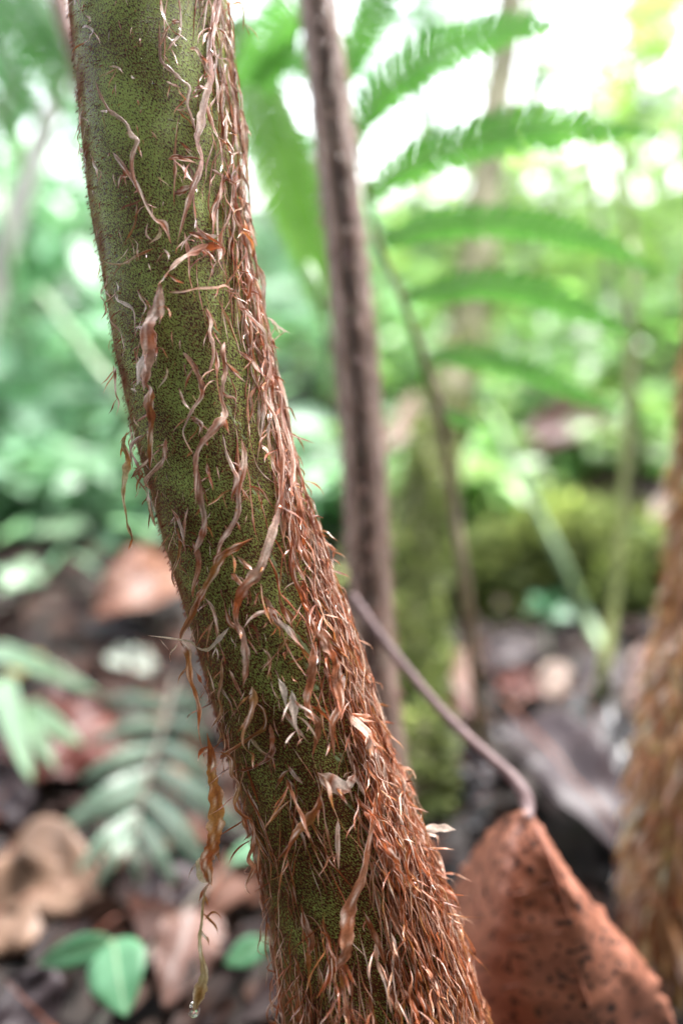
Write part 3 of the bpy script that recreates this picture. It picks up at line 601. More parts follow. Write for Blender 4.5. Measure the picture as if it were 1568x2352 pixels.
# brown grooved stalk behind
st2 = empty('fern_stalk', at(905, 1900, .235), 'blurred brown fern stalk with a dark groove, right behind the sharp stalk', 'fern stalk')
st2p = st2.location.copy()
def rel(P, o): return [p - o.location for p in P]
B = [(705, -260, .226), (729, 0, .226), (760, 260, .226), (788, 500, .226), (812, 760, .227), (831, 1000, .228), (845, 1250, .230), (857, 1500, .232), (885, 1760, .234), (915, 2000, .236)]
P = [at(*b) for b in B]
while P[-1].z > -0.01: P.append(P[-1] + (P[-1] - P[-2]).normalized() * 0.02)
for k in range(6): P.insert(0, P[0] + (P[0] - P[1]))
n = 160; PP = catmull(P, n); rad = interp([.0060] * 6 + [.0062, .0065, .0068, .0070, .0072, .0072, .0074, .0076, .0078, .0082, .0085], n)
GO = 1.0; gv = (CAM - PP[70]).normalized()
GV, GF, g2V, g2F = [], [], [], []
def prof2(th, i): return 1.0
K2 = 28
V, F = [], []; gF = []
for i in range(n):
    t = (PP[min(i + 1, n - 1)] - PP[max(i - 1, 0)]).normalized(); nf = (CAM - PP[i]); nf = Vector((nf.x, nf.y, 0)).normalized(); nf = (nf - t * nf.dot(t)).normalized(); s = t.cross(nf)
    for j in range(K2):
        th = 2 * math.pi * j / K2; dth = (th + math.pi) % (2 * math.pi) - math.pi
        off = GO * (0.10 + 0.05 * math.sin(i * .06))
        r = rad[i] * (1 - 0.5 * math.exp(-((dth - off) / 0.2) ** 2) + 0.05 * noise.noise(Vector((th * 2, i * .2, 0))))
        V.append(PP[i] + nf * math.cos(th) * r + s * math.sin(th) * r)
for i in range(n - 1):
    for j in range(K2):
        a = i * K2 + j; b = i * K2 + (j + 1) % K2; (gF if j in (0, K2 - 1, 1) and False else F).append((a, b, b + K2, a + K2))
s2 = obj('stem', mesh('stem', [v - st2.location for v in V], F), M_GREYSTALK, st2)
# groove lining: a dark strip sunk in the channel
V, F = [], []
for i in range(n):
    t = (PP[min(i + 1, n - 1)] - PP[max(i - 1, 0)]).normalized(); nf = (CAM - PP[i]); nf = Vector((nf.x, nf.y, 0)).normalized(); nf = (nf - t * nf.dot(t)).normalized(); s = t.cross(nf)
    off = GO * (0.10 + 0.05 * math.sin(i * .06))
    for x in (-1, 0, 1):
        th = off + x * 0.2; r = rad[i] * (0.66 if x == 0 else 0.80); V.append(PP[i] + nf * math.cos(th) * r + s * math.sin(th) * r - st2.location)
F = [(i * 3 + j, i * 3 + j + 1, i * 3 + j + 4, i * 3 + j + 3) for i in range(n - 1) for j in range(2)]
obj('groove', mesh('groove', V, F), M_GROOVE, st2)
h = hairs_on('hair_felt', rel(PP, st2), rad, 4200, .0045, .0006, [(.34, .20, .15), (.48, .33, .27), (.24, .12, .08), (.60, .47, .40)], st2, .5)
# tan scaly stalk at the right edge
st3 = empty('fern_stalk', at(1560, 2352, .25), 'blurred golden brown scaly stalk cut off by the right edge', 'fern stalk')
B = [(1640, 900, .262), (1620, 1150, .260), (1600, 1400, .256), (1578, 1600, .252), (1553, 1800, .25), (1541, 2000, .25), (1545, 2200, .25), (1570, 2400, .25)]
P = [at(*b) for b in B]
while P[-1].z > -0.01: P.append(P[-1] + (P[-1] - P[-2]).normalized() * 0.02)
for k in range(4): P.insert(0, P[0] + (P[0] - P[1]))
n = 120; PP = catmull(P, n); rad = interp([.0105] * 4 + [.0105, .0112, .012, .0128, .014, .0148, .015, .014, .014], n)
V, F = tube(rel(PP, st3), rad, 24); obj('stem', mesh('stem', V, F), M_RSTALK, st3)
hairs_on('scale_fringe', rel(PP, st3), rad, 2400, .010, .0024, [(.88, .54, .27), (.78, .38, .15), (.95, .80, .64), (.42, .16, .06), (.84, .48, .19)], st3, .45)
# dark slim stalk behind the top of the main one
st4 = empty('fern_stalk', ground_at(330, 900), 'slim dark reddish stalk peeping out left of the sharp stalk top', 'fern stalk')
P = [at(110, -160, .33), at(140, 0, .33), at(178, 130, .33), at(230, 330, .34), at(290, 600, .36), at(330, 900, .40), ground_at(345, 1150) - Vector((0, 0, .01))]
V, F = tube(rel(catmull(P, 40), st4), interp([.0052, .005, .0048, .005, .005, .0055, .006], 40), 12); obj('stem', mesh('stem', V, F), M_VEIN, st4)

# ------------------------------------------------------------------ the big spotted brown leaf
lf = empty('dead_leaf', at(1205, 1865, .172), 'curled rust brown dead leaf with black spots on a long purple petiole', 'dead leaf')
def patch(cols, ns, nt_, bumpf=None):
    """cols: list of polylines (base->tip); smooth surface through them"""
    rows = [catmull([at(*q) for q in c], ns) for c in cols]; V, F = [], []
    for i in range(ns):
        cr = catmull([r[i] for r in rows], nt_)
        for j, p in enumerate(cr):
            V.append(p + (bumpf(i / (ns - 1), j / (nt_ - 1)) if bumpf else Vector((0, 0, 0))))
    for i in range(ns - 1):
        for j in range(nt_ - 1):
            a = i * nt_ + j; F.append((a, a + 1, a + nt_ + 1, a + nt_))
    return V, F
cols = [[(1165, 1872, 0.1883), (1112, 1925, 0.1990), (1062, 2000, 0.2140), (1020, 2110, 0.2204), (985, 2260, 0.2226), (990, 2480, 0.2204), (1120, 2700, 0.2140)],
        [(1180, 1866, .1851), (1140, 1930, .1873), (1112, 2040, .1865), (1085, 2160, .1863), (1065, 2300, 0.1883), (1085, 2480, 0.1883), (1160, 2700, 0.1990)],
        [(1194, 1863, 0.1830), (1195, 1960, 0.1776), (1195, 2080, 0.1749), (1195, 2200, 0.1744), (1200, 2340, 0.1755), (1220, 2500, 0.1798), (1260, 2710, 0.1905)],
        [(1206, 1862, 0.1819), (1262, 1975, 0.1744), (1300, 2095, 0.1717), (1327, 2240, 0.1712), (1358, 2350, 0.1723), (1390, 2500, 0.1776), (1420, 2720, 0.1883)],
        [(1214, 1864, 0.1830), (1280, 1978, 0.1771), (1350, 2085, 0.1749), (1412, 2200, 0.1755), (1455, 2310, 0.1776), (1490, 2480, 0.1819), (1500, 2720, 0.1905)],
        [(1222, 1870, 0.1840), (1292, 1985, 0.1819), (1382, 2098, 0.1830), (1470, 2200, 0.1840), (1530, 2300, 0.1851), (1570, 2480, 0.1894), (1560, 2730, 0.1947)]]
def lb(s, t):
    w = 0.0030 * noise.noise(Vector((s * 6, t * 5, 1))) + 0.0013 * noise.noise(Vector((s * 17, t * 11, 4))) - 0.0022 * math.exp(-((t - .22) / .05) ** 2) * min(1, s * 6)
    if s > .55 and t > .72: w += -0.004 * math.exp(-(((s - .72) / .06) ** 2 + ((t - .86) / .09) ** 2))
    ed = max(0, 1 - min(t, 1 - t) / .06); jit = Vector((noise.noise(Vector((s * 26, t, 8))), 0, noise.noise(Vector((s * 26, t, 15))))) * (.0022 * ed)
    return (CAM - at(1250, 2150, .165)).normalized() * (w * 0.7 + ed * .002 * noise.noise(Vector((s * 13, t * 3, 21)))) + jit
V, F = patch(cols, 60, 40, lb)
bl = obj('blade', mesh('blade', [v - lf.location for v in V], F), M_BROWN, lf)
md = bl.modifiers.new('thick', 'SOLIDIFY'); md.thickness = .00035
def vein(pts, r0, r1, name='vein', par=lf):
    Q = catmull([at(*p) for p in pts], 30); V, F = tube(rel(Q, lf), interp([r0, r1], 30), 8); return obj(name, mesh(name, V, F), M_VEIN, par)
def on_blade(s, t, lift=.00012):
    i = s * 59; j = t * 39; i0 = min(int(i), 58); j0 = min(int(j), 38); fi = i - i0; fj = j - j0
    g = lambda a, b: BVV[a * 40 + b]
    p = g(i0, j0) * (1 - fi) * (1 - fj) + g(i0 + 1, j0) * fi * (1 - fj) + g(i0, j0 + 1) * (1 - fi) * fj + g(i0 + 1, j0 + 1) * fi * fj
    return p + (CAM - p).normalized() * lift
BVV = V
def bvein(st, r0, r1, name):
    Q = catmull([on_blade(s, t) for s, t in st], 26); a, b = tube(rel(Q, lf), interp([r0, r1], 26), 8); return obj(name, mesh(name, a, b), M_VEIN, lf)
bvein([(0.0, .6), (.17, .6), (.34, .6), (.5, .6), (.66, .6), (.99, .6)], .0008, .0004, 'midrib')
for s0 in (.10, .24, .38, .52, .64):
    bvein([(s0, .6), (s0 + .03, .48), (s0 + .08, .33), (s0 + .15, .14)], .00030, .00012, 'vein')
    bvein([(s0 + .02, .6), (s0 + .06, .74), (s0 + .12, .92)], .00030, .00012, 'vein')
PT = [at(q[0], q[1], q[2] * 1.07) for q in [(806, 1372, .196), (822, 1392, .195), (870, 1455, .192), (940, 1545, .188), (1020, 1640, .184), (1100, 1718, .180), (1165, 1775, .177), (1200, 1818, .174), (1210, 1850, .172), (1212, 1885, .1685)]]
V, F = tube(rel(catmull(PT, 60), lf), interp([.0022, .0017, .0014, .0014, .0015, .0015, .0017, .002, .002, .0013], 60), 12); obj('petiole', mesh('petiole', V, F), M_PETIOLE, lf)

# ------------------------------------------------------------------ ferns
def pinna(parent, pts, ws, mat, lobes=24, nrm=None, slant=0.4, droop=0.1, name='pinna', gap=0.94, rib=True, mrib=None):
    """a comb-lobed fern segment round its midrib; pts are (u, v, depth), widths in picture units"""
    Q = catmull([at(*p) for p in pts], lobes + 1); dep = interp([p[2] for p in pts], lobes + 1)
    w = [a / FP * b for a, b in zip(interp(ws, lobes + 1), dep)]
    V, F = [], []; o0 = parent.location
    for i in range(lobes):
        t = (Q[i + 1] - Q[i]); L = t.length; t.normalize(); nn = nrm or (CAM - Q[i]).normalized()
        nn = (nn - t * nn.dot(t)).normalized(); s = t.cross(nn)
        for sg in (-1, 1):
            b0 = len(V); hw = w[i] * 0.5 * random.uniform(.9, 1.08); c = 0.22 * hw
            d = (s * sg + t * slant).normalized(); dn = nn * (-droop * hw * random.uniform(.4, 1.6))
            a0 = Q[i] + t * L * (1 - gap) * .5; a1 = Q[i] + t * L * (1 + gap) * .5
            V += [Q[i], Q[i + 1], a0 + s * sg * c, a1 + s * sg * c]
            m0 = a0 + d * hw * .65 + dn * .5; m1 = a1 + d * hw * .65 + dn * .5
            V += [m0, m1, a0.lerp(a1, .35) + d * hw + dn, a0.lerp(a1, .85) + d * hw * 1.0 + dn, a0.lerp(a1, .5) + d * hw * .45 + nn * .06 * hw]
            f = [(0, 1, 3, 2), (2, 3, 8), (2, 8, 4), (3, 5, 8), (4, 8, 5), (4, 5, 7, 6)]
            if sg < 0: f = [q[::-1] for q in f]
            F += [tuple(b0 + k for k in q) for q in f]
    o = obj(name, mesh(name, [v - o0 for v in V], F), mat, parent)
    if rib:
        V, F = tube([q - o0 + (CAM - q).normalized() * .0002 for q in Q], interp([.00055, .0002], lobes + 1), 6); r = obj('midrib', mesh('midrib', V, F), mrib or M_GSTEM, o)
    return o
base = ground_at(1118, 1800)
fr = empty('fern_frond', base, 'bright green fern frond with comb-like leaflets arching right from a thin dark stem', 'fern')
RA = [(700, -200, 0.251), (770, 80, 0.250), (815, 300, 0.249), (845, 450, 0.249), (870, 560, 0.251), (925, 690, 0.255), (972, 820, 0.261), (1012, 960, 0.269), (1040, 1150, 0.283), (1068, 1350, 0.280), (1092, 1560, 0.305)]
P = [at(q[0], q[1], min(q[2], gdep(q[0], q[1], .97))) for q in RA] + [base + Vector((0, 0, -.01))]
V, F = tube(rel(catmull(P, 90), fr), interp([.0007, .0008, .0009, .001, .0011, .0012, .0015, .0019, .0021, .0023, .0025, .0027], 90), 10); obj('rachis', mesh('rachis', V, F), M_RACHIS, fr)
pinna(fr, [(770, 230, 0.253), (800, 140, 0.249), (850, 50, 0.245), (910, -60, 0.243)], [50, 90, 100, 70], M_FERN, 18)
pinna(fr, [(815, 330, 0.251), (850, 245, 0.247), (930, 165, 0.243), (1020, 112, 0.243), (1130, 75, 0.245), (1275, 54, 0.251)], [50, 100, 118, 104, 84, 10], M_FERN, 24)
pinna(fr, [(840, 465, 0.251), (900, 398, 0.247), (1000, 350, 0.243), (1120, 312, 0.241), (1250, 290, 0.243), (1350, 298, 0.247), (1520, 310, 0.253)], [50, 100, 114, 114, 118, 50, 6], M_FERN, 24)
pinna(fr, [(880, 560, 0.253), (960, 525, 0.253), (1050, 510, 0.253), (1180, 512, 0.255), (1290, 532, 0.258), (1380, 560, 0.263), (1510, 625, 0.273)], [50, 80, 86, 86, 74, 46, 8], M_FERN, 25)
pinna(fr, [(922, 690, 0.256), (1000, 668, 0.256), (1100, 652, 0.258), (1220, 667, 0.261), (1330, 712, 0.266), (1450, 770, 0.273)], [36, 80, 84, 80, 56, 8], M_FERN, 22)
pinna(fr, [(980, 828, 0.263), (1040, 815, 0.263), (1120, 828, 0.265), (1220, 856, 0.269), (1320, 905, 0.275), (1420, 950, 0.283)], [30, 66, 66, 54, 38, 6], M_FERN, 24)
pinna(fr, [(1014, 945, 0.269), (1055, 965, 0.270), (1120, 980, 0.273)], [26, 40, 8], M_FERN, 12)
pinna(fr, [(760, 60, 0.251), (690, 30, 0.256), (620, 90, 0.263), (560, 190, 0.273)], [60, 110, 110, 50], M_FERN, 22)
pinna(fr, [(800, 250, 0.251), (720, 150, 0.259), (650, 120, 0.268), (600, 200, 0.275)], [50, 90, 90, 50], M_FERN, 20)
# drooping yellow-green blades between the two stalks
fr2 = empty('fern_frond', ground_at(760, 1000), 'drooping yellow-green fern blades between the sharp stalk and the grooved stalk', 'fern')
P = [at(520, -200, .30), at(540, -60, .30), at(555, 60, .30)]
V, F = tube(rel(catmull([at(480, -420, .31)] + P + [at(600, 300, .31), at(690, 560, .315), at(755, 800, .33), ground_at(780, 1010) - Vector((0, 0, .01))], 40), fr2), interp([.001, .0012, .0018], 40), 8); obj('rachis', mesh('rachis', V, F), M_GSTEM, fr2)
pinna(fr2, [(540, 40, .30), (580, 200, .295), (630, 370, .292), (690, 550, .295), (742, 750, .30)], [80, 150, 140, 84, 8], M_FERNY, 34, gap=.97)
pinna(fr2, [(620, 180, .31), (672, 330, .308), (720, 480, .308), (748, 620, .31), (752, 740, .312)], [50, 100, 90, 50, 8], M_FERNY, 28, gap=.97)
# fern at the top left
fr3 = empty('fern_frond', ground_at(60, 900), 'out-of-focus bright green fern blades in the top left corner', 'fern')
V, F = tube(rel(catmull([at(-160, -200, .42), at(-60, 60, .42), at(-10, 380, .43), at(30, 700, .5), ground_at(60, 900) - Vector((0, 0, .01))], 30), fr3), interp([.0018, .003], 30), 8); obj('rachis', mesh('rachis', V, F), M_GSTEM, fr3)
for pts, ws in [([(-110, -100, .42), (-10, -20, .41), (80, 100, .40), (150, 260, .40)], [70, 100, 96, 14]), ([(-40, -160, .42), (60, -60, .41), (120, 60, .40), (172, 200, .40)], [60, 96, 90, 16]),
                ([(-80, 10, .42), (-10, 90, .41), (50, 190, .40), (95, 300, .40)], [60, 70, 60, 10]), ([(-60, 200, .42), (0, 260, .41), (30, 330, .41), (50, 400, .42)], [40, 50, 40, 10])]:
    pinna(fr3, pts, ws, M_FERN, 26, gap=.95)
# small grey-green fern low on the left
b4 = ground_at(420, 1530)
fr4 = empty('fern_frond', b4, 'small grey-green fern frond lying over brown litter left of the stalk', 'fern')
RA = [(389, 1610, .31), (372, 1680, .30), (353, 1735, .295), (340, 1780, .29), (327, 1832, .285), (314, 1890, .282), (302, 1960, .28)]
V, F = tube(rel(catmull([b4 - Vector((0, 0, .01)), ag(404, 1560, .93)] + [ag(q[0], q[1], .87) for q in RA], 40), fr4), interp([.0010, .0008, .0004], 40), 8); obj('rachis', mesh('rachis', V, F), M_TWIG, fr4)
UPN = Vector((-.1, -.75, .65)).normalized()
for a, b, w in [((384, 1630), (240, 1610), 44), ((376, 1668), (215, 1705), 46), ((358, 1722), (190, 1790), 46), ((345, 1775), (150, 1895), 50), ((330, 1822), (150, 1905), 48), ((318, 1868), (180, 2000), 46), ((308, 1915), (225, 2030), 40),
                ((392, 1610), (470, 1640), 46), ((384, 1665), (475, 1700), 46), ((366, 1715), (480, 1790), 50), ((352, 1770), (548, 1905), 56), ((332, 1835), (470, 1990), 62), ((316, 1890), (400, 2030), 46), ((303, 1950), (318, 2030), 36)]:
    m = ((a[0] + b[0]) / 2, (a[1] + b[1]) / 2 - 12)
    da, dm_, db = gdep(*a, .868), gdep(*m, .86), gdep(*b, .89)
    pinna(fr4, [(*a, da), (*m, dm_), (*b, db)], [w * .7, w, w * .95, w * .7, 8], M_FERNG, 13, nrm=UPN, gap=.93, slant=.25, mrib=M_TWIG)

# ------------------------------------------------------------------ leaves
def blade(parent, base, tip, width, nrm, mat, shape='ovate', curl=0.0, fold=0.2, wav=0.15, ns=14, nt_=7, thick=.0003, rib=True, ribmat=None, name='blade', sweep=0.0):
    d = tip - base; L = d.length; d.normalize(); nn = (nrm - d * nrm.dot(d)).normalized(); s = d.cross(nn); o0 = parent.location; seed = random.random() * 50
    V, F, mid = [], [], []
    for i in range(ns + 1):
        f = i / ns
        pr = {'ovate': math.sin(math.pi * min(1, f ** 0.75)) ** 0.8 if 0 < f < 1 else 0, 'strap': min(1, 6 * f + .2) * max(0, 1 - f ** 3) , 'round': math.sqrt(max(0, 1 - (2 * f - 1) ** 2)),
              'torn': (math.sin(math.pi * min(1, f ** 0.75)) ** 0.6 if 0 < f < 1 else 0) * (0.8 + .4 * noise.noise(Vector((seed, f * 7, 0))))}[shape]
        pr = max(pr, .03); c = base + d * (L * f) + nn * (L * curl * math.sin(math.pi * f)) + s * (L * sweep * math.sin(math.pi * f)); mid.append(c - o0)
        for j in range(nt_):
            x = -1 + 2 * j / (nt_ - 1); hw = width * .5 * pr
            z = fold * abs(x) * hw + wav * width * (noise.noise(Vector((seed + f * 4, x * 1.5, 0))) * .6 + .35 * abs(x) * math.sin(f * 17 + seed + x))
            ex = 1 + 0.06 * noise.noise(Vector((seed, f * 14, x)))
            V.append(c + s * (x * hw * ex) + nn * z - o0)
    for i in range(ns):
        for j in range(nt_ - 1):
            a = i * nt_ + j; F.append((a, a + 1, a + nt_ + 1, a + nt_))
    o = obj(name, mesh(name, V, F), mat, parent); m = o.modifiers.new('thick', 'SOLIDIFY'); m.thickness = thick
    if rib:
        ce = [V[i * nt_ + nt_ // 2] + nn * thick * .4 for i in range(ns + 1)]
        a, b = tube(ce, interp([width * .022, width * .006], ns + 1), 6); obj('midrib', mesh('midrib', a, b), ribmat or M_VEIN, o)
    return o
def dead_leaf(label, base, tip, wpx, mat, nrm=(0, -.35, 1), shape='ovate', lift=.012, curl=.08, fold=.25, wav=.2, stalk_=True, d=None):
    """leaf lying on the floor: base and tip are picture positions on the ground"""
    a = ground_at(*base, lift) if d is None else at(*base, d); b = ground_at(*tip, lift * random.uniform(.7, 1.6)) if d is None else at(*tip, d)
    e = empty('dead_leaf', a, label, 'dead leaf', 'dead leaves on the forest floor'); dist = ((a + b) / 2 - CAM).length
    blade(e, a, b, wpx / FP * dist, Vector(nrm), mat, shape, curl, fold, wav, ns=18, nt_=9)
    if stalk_:
        q = (a - b).normalized(); V, F = tube([Vector((0, 0, 0)), q * .012 + Vector((0, 0, .002)), q * .03 - Vector((0, 0, .004))], [.0009, .0008, .0006], 6); obj('petiole', mesh('petiole', V, F), M_VEIN, e)
    return e
DL = [
 ('large salmon dead leaf behind the left edge of the sharp stalk, halfway down', (420, 1300), (215, 1420), 165, M_DORANGE, dict(nrm=(0, -.8, .6), lift=.03)),
 ('dark bluish black rotten leaf below the salmon leaf on the left', (320, 1480), (180, 1425), 70, M_DDARK, {}),
 ('pale grey-green lichen-spotted leaf scrap under the salmon leaf', (355, 1545), (245, 1505), 75, M_DGREY, dict(shape='torn')),
 ('wine red dead leaf behind the small grey fern, upper part', (260, 1640), (60, 1800), 190, M_DRED, dict(nrm=(0, -.7, .7), lift=.02)),
 ('scarlet brown dead leaf at the left edge below the strap leaves', (-60, 1720), (120, 1790), 110, M_DRED, {}),
 ('tan dead leaf lying lower left under the grey fern tip', (20, 1950), (240, 2080), 170, M_DTAN, dict(nrm=(0, -.5, .85), lift=.014, wav=.1)),
 ('orange tan dead leaf in the lower left corner above the mint leaflet', (-60, 2120), (190, 2010), 170, M_DTAN, dict(nrm=(0, -.6, .8))),
 ('greyish purple dead leaf at the left edge level with the grey fern', (-70, 1900), (90, 1760), 150, M_DPURP, dict(nrm=(0, -.6, .8))),
 ('brown dead leaf behind the dangling scale tip, bottom left of the stalk', (470, 2090), (380, 2320), 130, M_DBROWN, dict(nrm=(0, -.7, .7), lift=.015)),
 ('yellow round leaf at the left edge above the strap leaves', (30, 1555), (90, 1500), 60, M_DYEL, dict(shape='round', stalk_=False)),
 ('small orange leaf scrap between the grey fern tip and the stalk', (240, 2000), (290, 1930), 60, M_DORANGE, {}),
 ('purple brown leaf under the grey fern on its right side', (330, 2080), (470, 2000), 90, M_DPURP, {}),
 ('dull mauve leaf in the far lower left corner', (120, 2360), (10, 2250), 120, M_DPURP, dict(lift=.02)),
 ('mauve dead leaf just left of the grey fern base', (110, 1600), (190, 1560), 70, M_DPURP, {}),
 ('pinkish tan dead leaf propped between the grooved stalk and the thin fern stem', (985, 940), (868, 1040), 88, M_DPINK, dict(nrm=(0, -.9, .4), lift=.05)),
 ('dull red dead leaf just left of the grooved stalk', (790, 1030), (690, 1140), 105, M_DRED, dict(nrm=(0, -.8, .6), lift=.03)),
 ('big reddish brown dead leaf on the bank at the right', (1390, 940), (1190, 1030), 130, M_DRED, dict(nrm=(0, -.8, .6), lift=.05)),
 ('second reddish brown dead leaf below the big one on the bank', (1300, 1000), (1190, 1075), 90, M_DBROWN, dict(nrm=(0, -.8, .6), lift=.03)),
 ('pale pink dead leaf above the reddish leaves on the bank', (1150, 870), (1240, 910), 66, M_DPINK, dict(nrm=(0, -.9, .5), lift=.05)),
 ('pale tan dead leaf at the right edge above the scaly stalk', (1590, 1110), (1490, 1195), 88, M_DPALE, dict(nrm=(0, -.8, .6), lift=.05)),
 ('pink dead leaf with dark red underside right of the grooved stalk foot', (985, 1500), (1095, 1620), 100, M_DPINK, dict(nrm=(.1, -.7, .7), lift=.025)),
 ('dark red curled leaf under the pink one', (1000, 1600), (1090, 1650), 60, M_DRED, {}),
 ('pale cream leaf scrap on the litter right of the pink leaf', (1225, 1590), (1305, 1530), 66, M_DPALE, dict(nrm=(0, -.8, .6), lift=.015)),
 ('rusty brown leaf below the cream scrap', (1150, 1560), (1250, 1600), 80, M_DRED, {}),
 ('mauve brown leaf under the mossy log', (1110, 1530), (1230, 1480), 70, M_DPURP, {}),
 ('dusky purple leaf beside the foot of the yellow-green stem', (1330, 1580), (1440, 1530), 80, M_DPURP, dict(lift=.02)),
 ('pinkish brown leaf against the scaly stalk at the right', (1500, 1500), (1440, 1590), 90, M_DPINK, dict(nrm=(0, -.8, .6), lift=.03)),
 ('slate blue wet leaf left of the dark purple leaf', (1040, 1740), (1140, 1800), 80, M_DDARK, dict(nrm=(0, -.6, .8), lift=.02)),
 ('small slate leaf behind the purple petiole', (1130, 1660), (1180, 1720), 60, M_DDARK, dict(nrm=(0, -.6, .8), lift=.02)),
 ('large dark purple curled leaf behind the spotted brown leaf', (1195, 1655), (1460, 1990), 170, M_DPURP, dict(nrm=(.1, -.8, .6), lift=.035, fold=.5)),
 ('upright blackish purple leaf beside the scaly stalk', (1400, 1900), (1330, 1570), 120, M_DDARK, dict(nrm=(0, -.7, .7), lift=.03)),
 ('blackish leaf in the hollow between petiole and scaly stalk', (1450, 1640), (1480, 1850), 60, M_DDARK, dict(lift=.03)),
 ('black leaf put in as the shade of the hollow left of the brown leaf base', (1030, 1900), (1130, 1820), 90, M_DDARK, {}),  # the hollow's dark shade, built as a black leaf
 ('black plum leaf flat on the soil beside the scaly stalk foot', (1520, 2010), (1400, 2090), 110, M_DDARK, dict(lift=.004)),
]
for it in DL: dead_leaf(*it[:5], **it[5])

def plant(label, cat, root, name='seedling', group=None): return empty(name, root, label, cat, group)
def stem_to(par, pts, r0, r1, mat, name='stem'):
    V, F = tube(rel(catmull(pts, 24), par), interp([r0, r1], 24), 8); return obj(name, mesh(name, V, F), mat, par)
# mint two-leaflet seedling, bottom left
r0 = ground_at(225, 2330); r0 = Vector((r0.x, r0.y, gz(r0.x, r0.y)))
pl = plant('mint green seedling with two broad leaflets in the lower left', 'seedling', r0)
stem_to(pl, [r0 - Vector((0, 0, .01)), ag(262, 2230, .9), ag(252, 2160, .86)], .0012, .0008, M_GSTEM)
blade(pl, ag(256, 2158, .86), ag(88, 2215, .90), 66 / FP * .22, Vector((0, -.7, .7)), M_MINT, 'ovate', .06, .15, .05, ribmat=M_GSTEM)
blade(pl, ag(262, 2158, .86), ag(290, 2335, .88), 138 / FP * .215, Vector((.1, -.7, .7)), M_MINT, 'ovate', .05, .12, .05, ribmat=M_GSTEM)
# pale diagonal stem low left
r1 = ground_at(560, 1960)
tw_ = empty('twig', r1, 'pale brownish twig slanting across the lower left behind the dangling scale', 'twig')
V, F = tube(rel(catmull([ag(200, 2400, .93), ag(300, 2250, .93), ag(400, 2120, .94), ag(500, 2015, .95), ag(570, 1960, .97)], 24), tw_), interp([.0019, .0015], 24), 8); obj('stem', mesh('stem', V, F), M_TWIG, tw_)
# small bright green leaves left of the stalk foot
for k, (lab, a, b, w) in enumerate([('bright green small leaf peeping left of the stalk, upper one', (600, 1935), (520, 1985), 50), ('bright green small leaf peeping left of the stalk, lower one', (610, 2165), (515, 2215), 60)]):
    g = ground_at(a[0], a[1] + 60); pl = plant(lab, 'seedling', g); p0, p1 = ag(*a, .88), ag(*b, .87)
    stem_to(pl, [g - Vector((0, 0, .005)), g.lerp(p0, .5), p0], .0008, .0006, M_GSTEM)
    blade(pl, p0, p1, w / FP * .235, Vector((0, -.6, .8)), M_MINT if k < 2 else M_FERN, 'ovate', .05, .1, .05, ribmat=M_GSTEM)
# strap leaved seedling at left
r2 = ground_at(70, 1800)
pl = plant('pale green strap-leaved seedling at the left edge', 'seedling', r2)
c0 = ag(45, 1610, .85)
stem_to(pl, [r2 - Vector((0, 0, .01)), ag(70, 1760, .9), c0], .0012, .001, M_GSTEM)
for a, b, w, cu in [((10, 1555), (75, 1800), 54, .05), ((55, 1620), (195, 1715), 46, .06), ((-30, 1490), (240, 1600), 50, .12), ((60, 1640), (130, 1770), 30, .04), ((20, 1560), (-80, 1700), 44, .05)]:
    blade(pl, ag(*a, .84), ag(*b, .87), w / FP * .36, Vector((0, -.6, .8)), M_STRAP, 'strap', cu, .2, .05, ribmat=M_GSTEM)

# broad pale seedlings among the litter further back on the left
for lab, cu, cv, sz, nl in [('pale mint broad-leaved seedling at the left edge, halfway down', 50, 1335, 95, 4), ('light green broad-leaved seedling left of the salmon leaf', 150, 1215, 80, 5),
                            ('light mint seedling beside the stalk above the salmon leaf', 290, 1190, 75, 5), ('pale seedling farther back at the left edge below the bushes', 20, 1160, 80, 5), ('fresh green seedling low between bushes and stalk on the left', 215, 1120, 70, 5),
                            ('small light green seedling behind the salmon leaf, close to the stalk', 345, 1235, 60, 4)]:
    g = ground_at(cu, cv + 50); g.z = gz(g.x, g.y); pl = plant(lab, 'seedling', g, group='seedlings on the forest floor'); c0 = ag(cu, cv, .95, 45); dd = (c0 - CAM).length
    stem_to(pl, [g - Vector((0, 0, .005)), g.lerp(c0, .6), c0], .0012, .0009, M_GSTEM)
    for k in range(nl):
        a = k * 2 * math.pi / nl + random.uniform(-.4, .4); L_ = sz / FP * dd * random.uniform(.6, .95)
        blade(pl, c0, c0 + Vector((math.cos(a) * L_, math.sin(a) * L_, random.uniform(-.1, .35) * L_)), L_ * .62, Vector((0, -.25, 1)), M_STRAP, 'ovate', .07, .1, .05, rib=False)
# ------------------------------------------------------------------ sticks, stems and mossy wood
def stick(name, label, cat, pts, rads, mat, root=None):
    P = [at(*p) if not isinstance(p, Vector) else p for p in pts]; e = empty(name, P[-1], label, cat)
    V, F = tube(rel(catmull(P, 50), e), interp(rads, 50), 12, prof=lambda th, i: 1 + .12 * noise.noise(Vector((math.cos(th), math.sin(th), i * .3)))); obj('stem', mesh('stem', V, F), mat, e); return e, catmull(P, 50)
stick('sapling', 'pale grey bare sapling slanting at the left behind the bright leaves', 'sapling', [(170, 60, .6), (135, 200, .6), (95, 320, .6), (50, 450, .6), (-10, 640, .6), (-60, 900, .62), ground_at(-70, 1260)], [.008, .0095, .011], M_PALESTICK)
stick('sapling', 'second pale sapling left of the sharp stalk, fainter and farther', 'sapling', [(215, 330, 1.5), (190, 480, 1.5), (150, 700, 1.5), ground_at(130, 880)], [.012, .014], M_PALESTICK)
stick('plant_stem', 'thin pale green stem slanting down to the sharp stalk at the left', 'plant stem', [(90, 670, .5), (190, 800, .5), (290, 940, .5), ground_at(420, 1150)], [.003, .004], M_GSTEM)
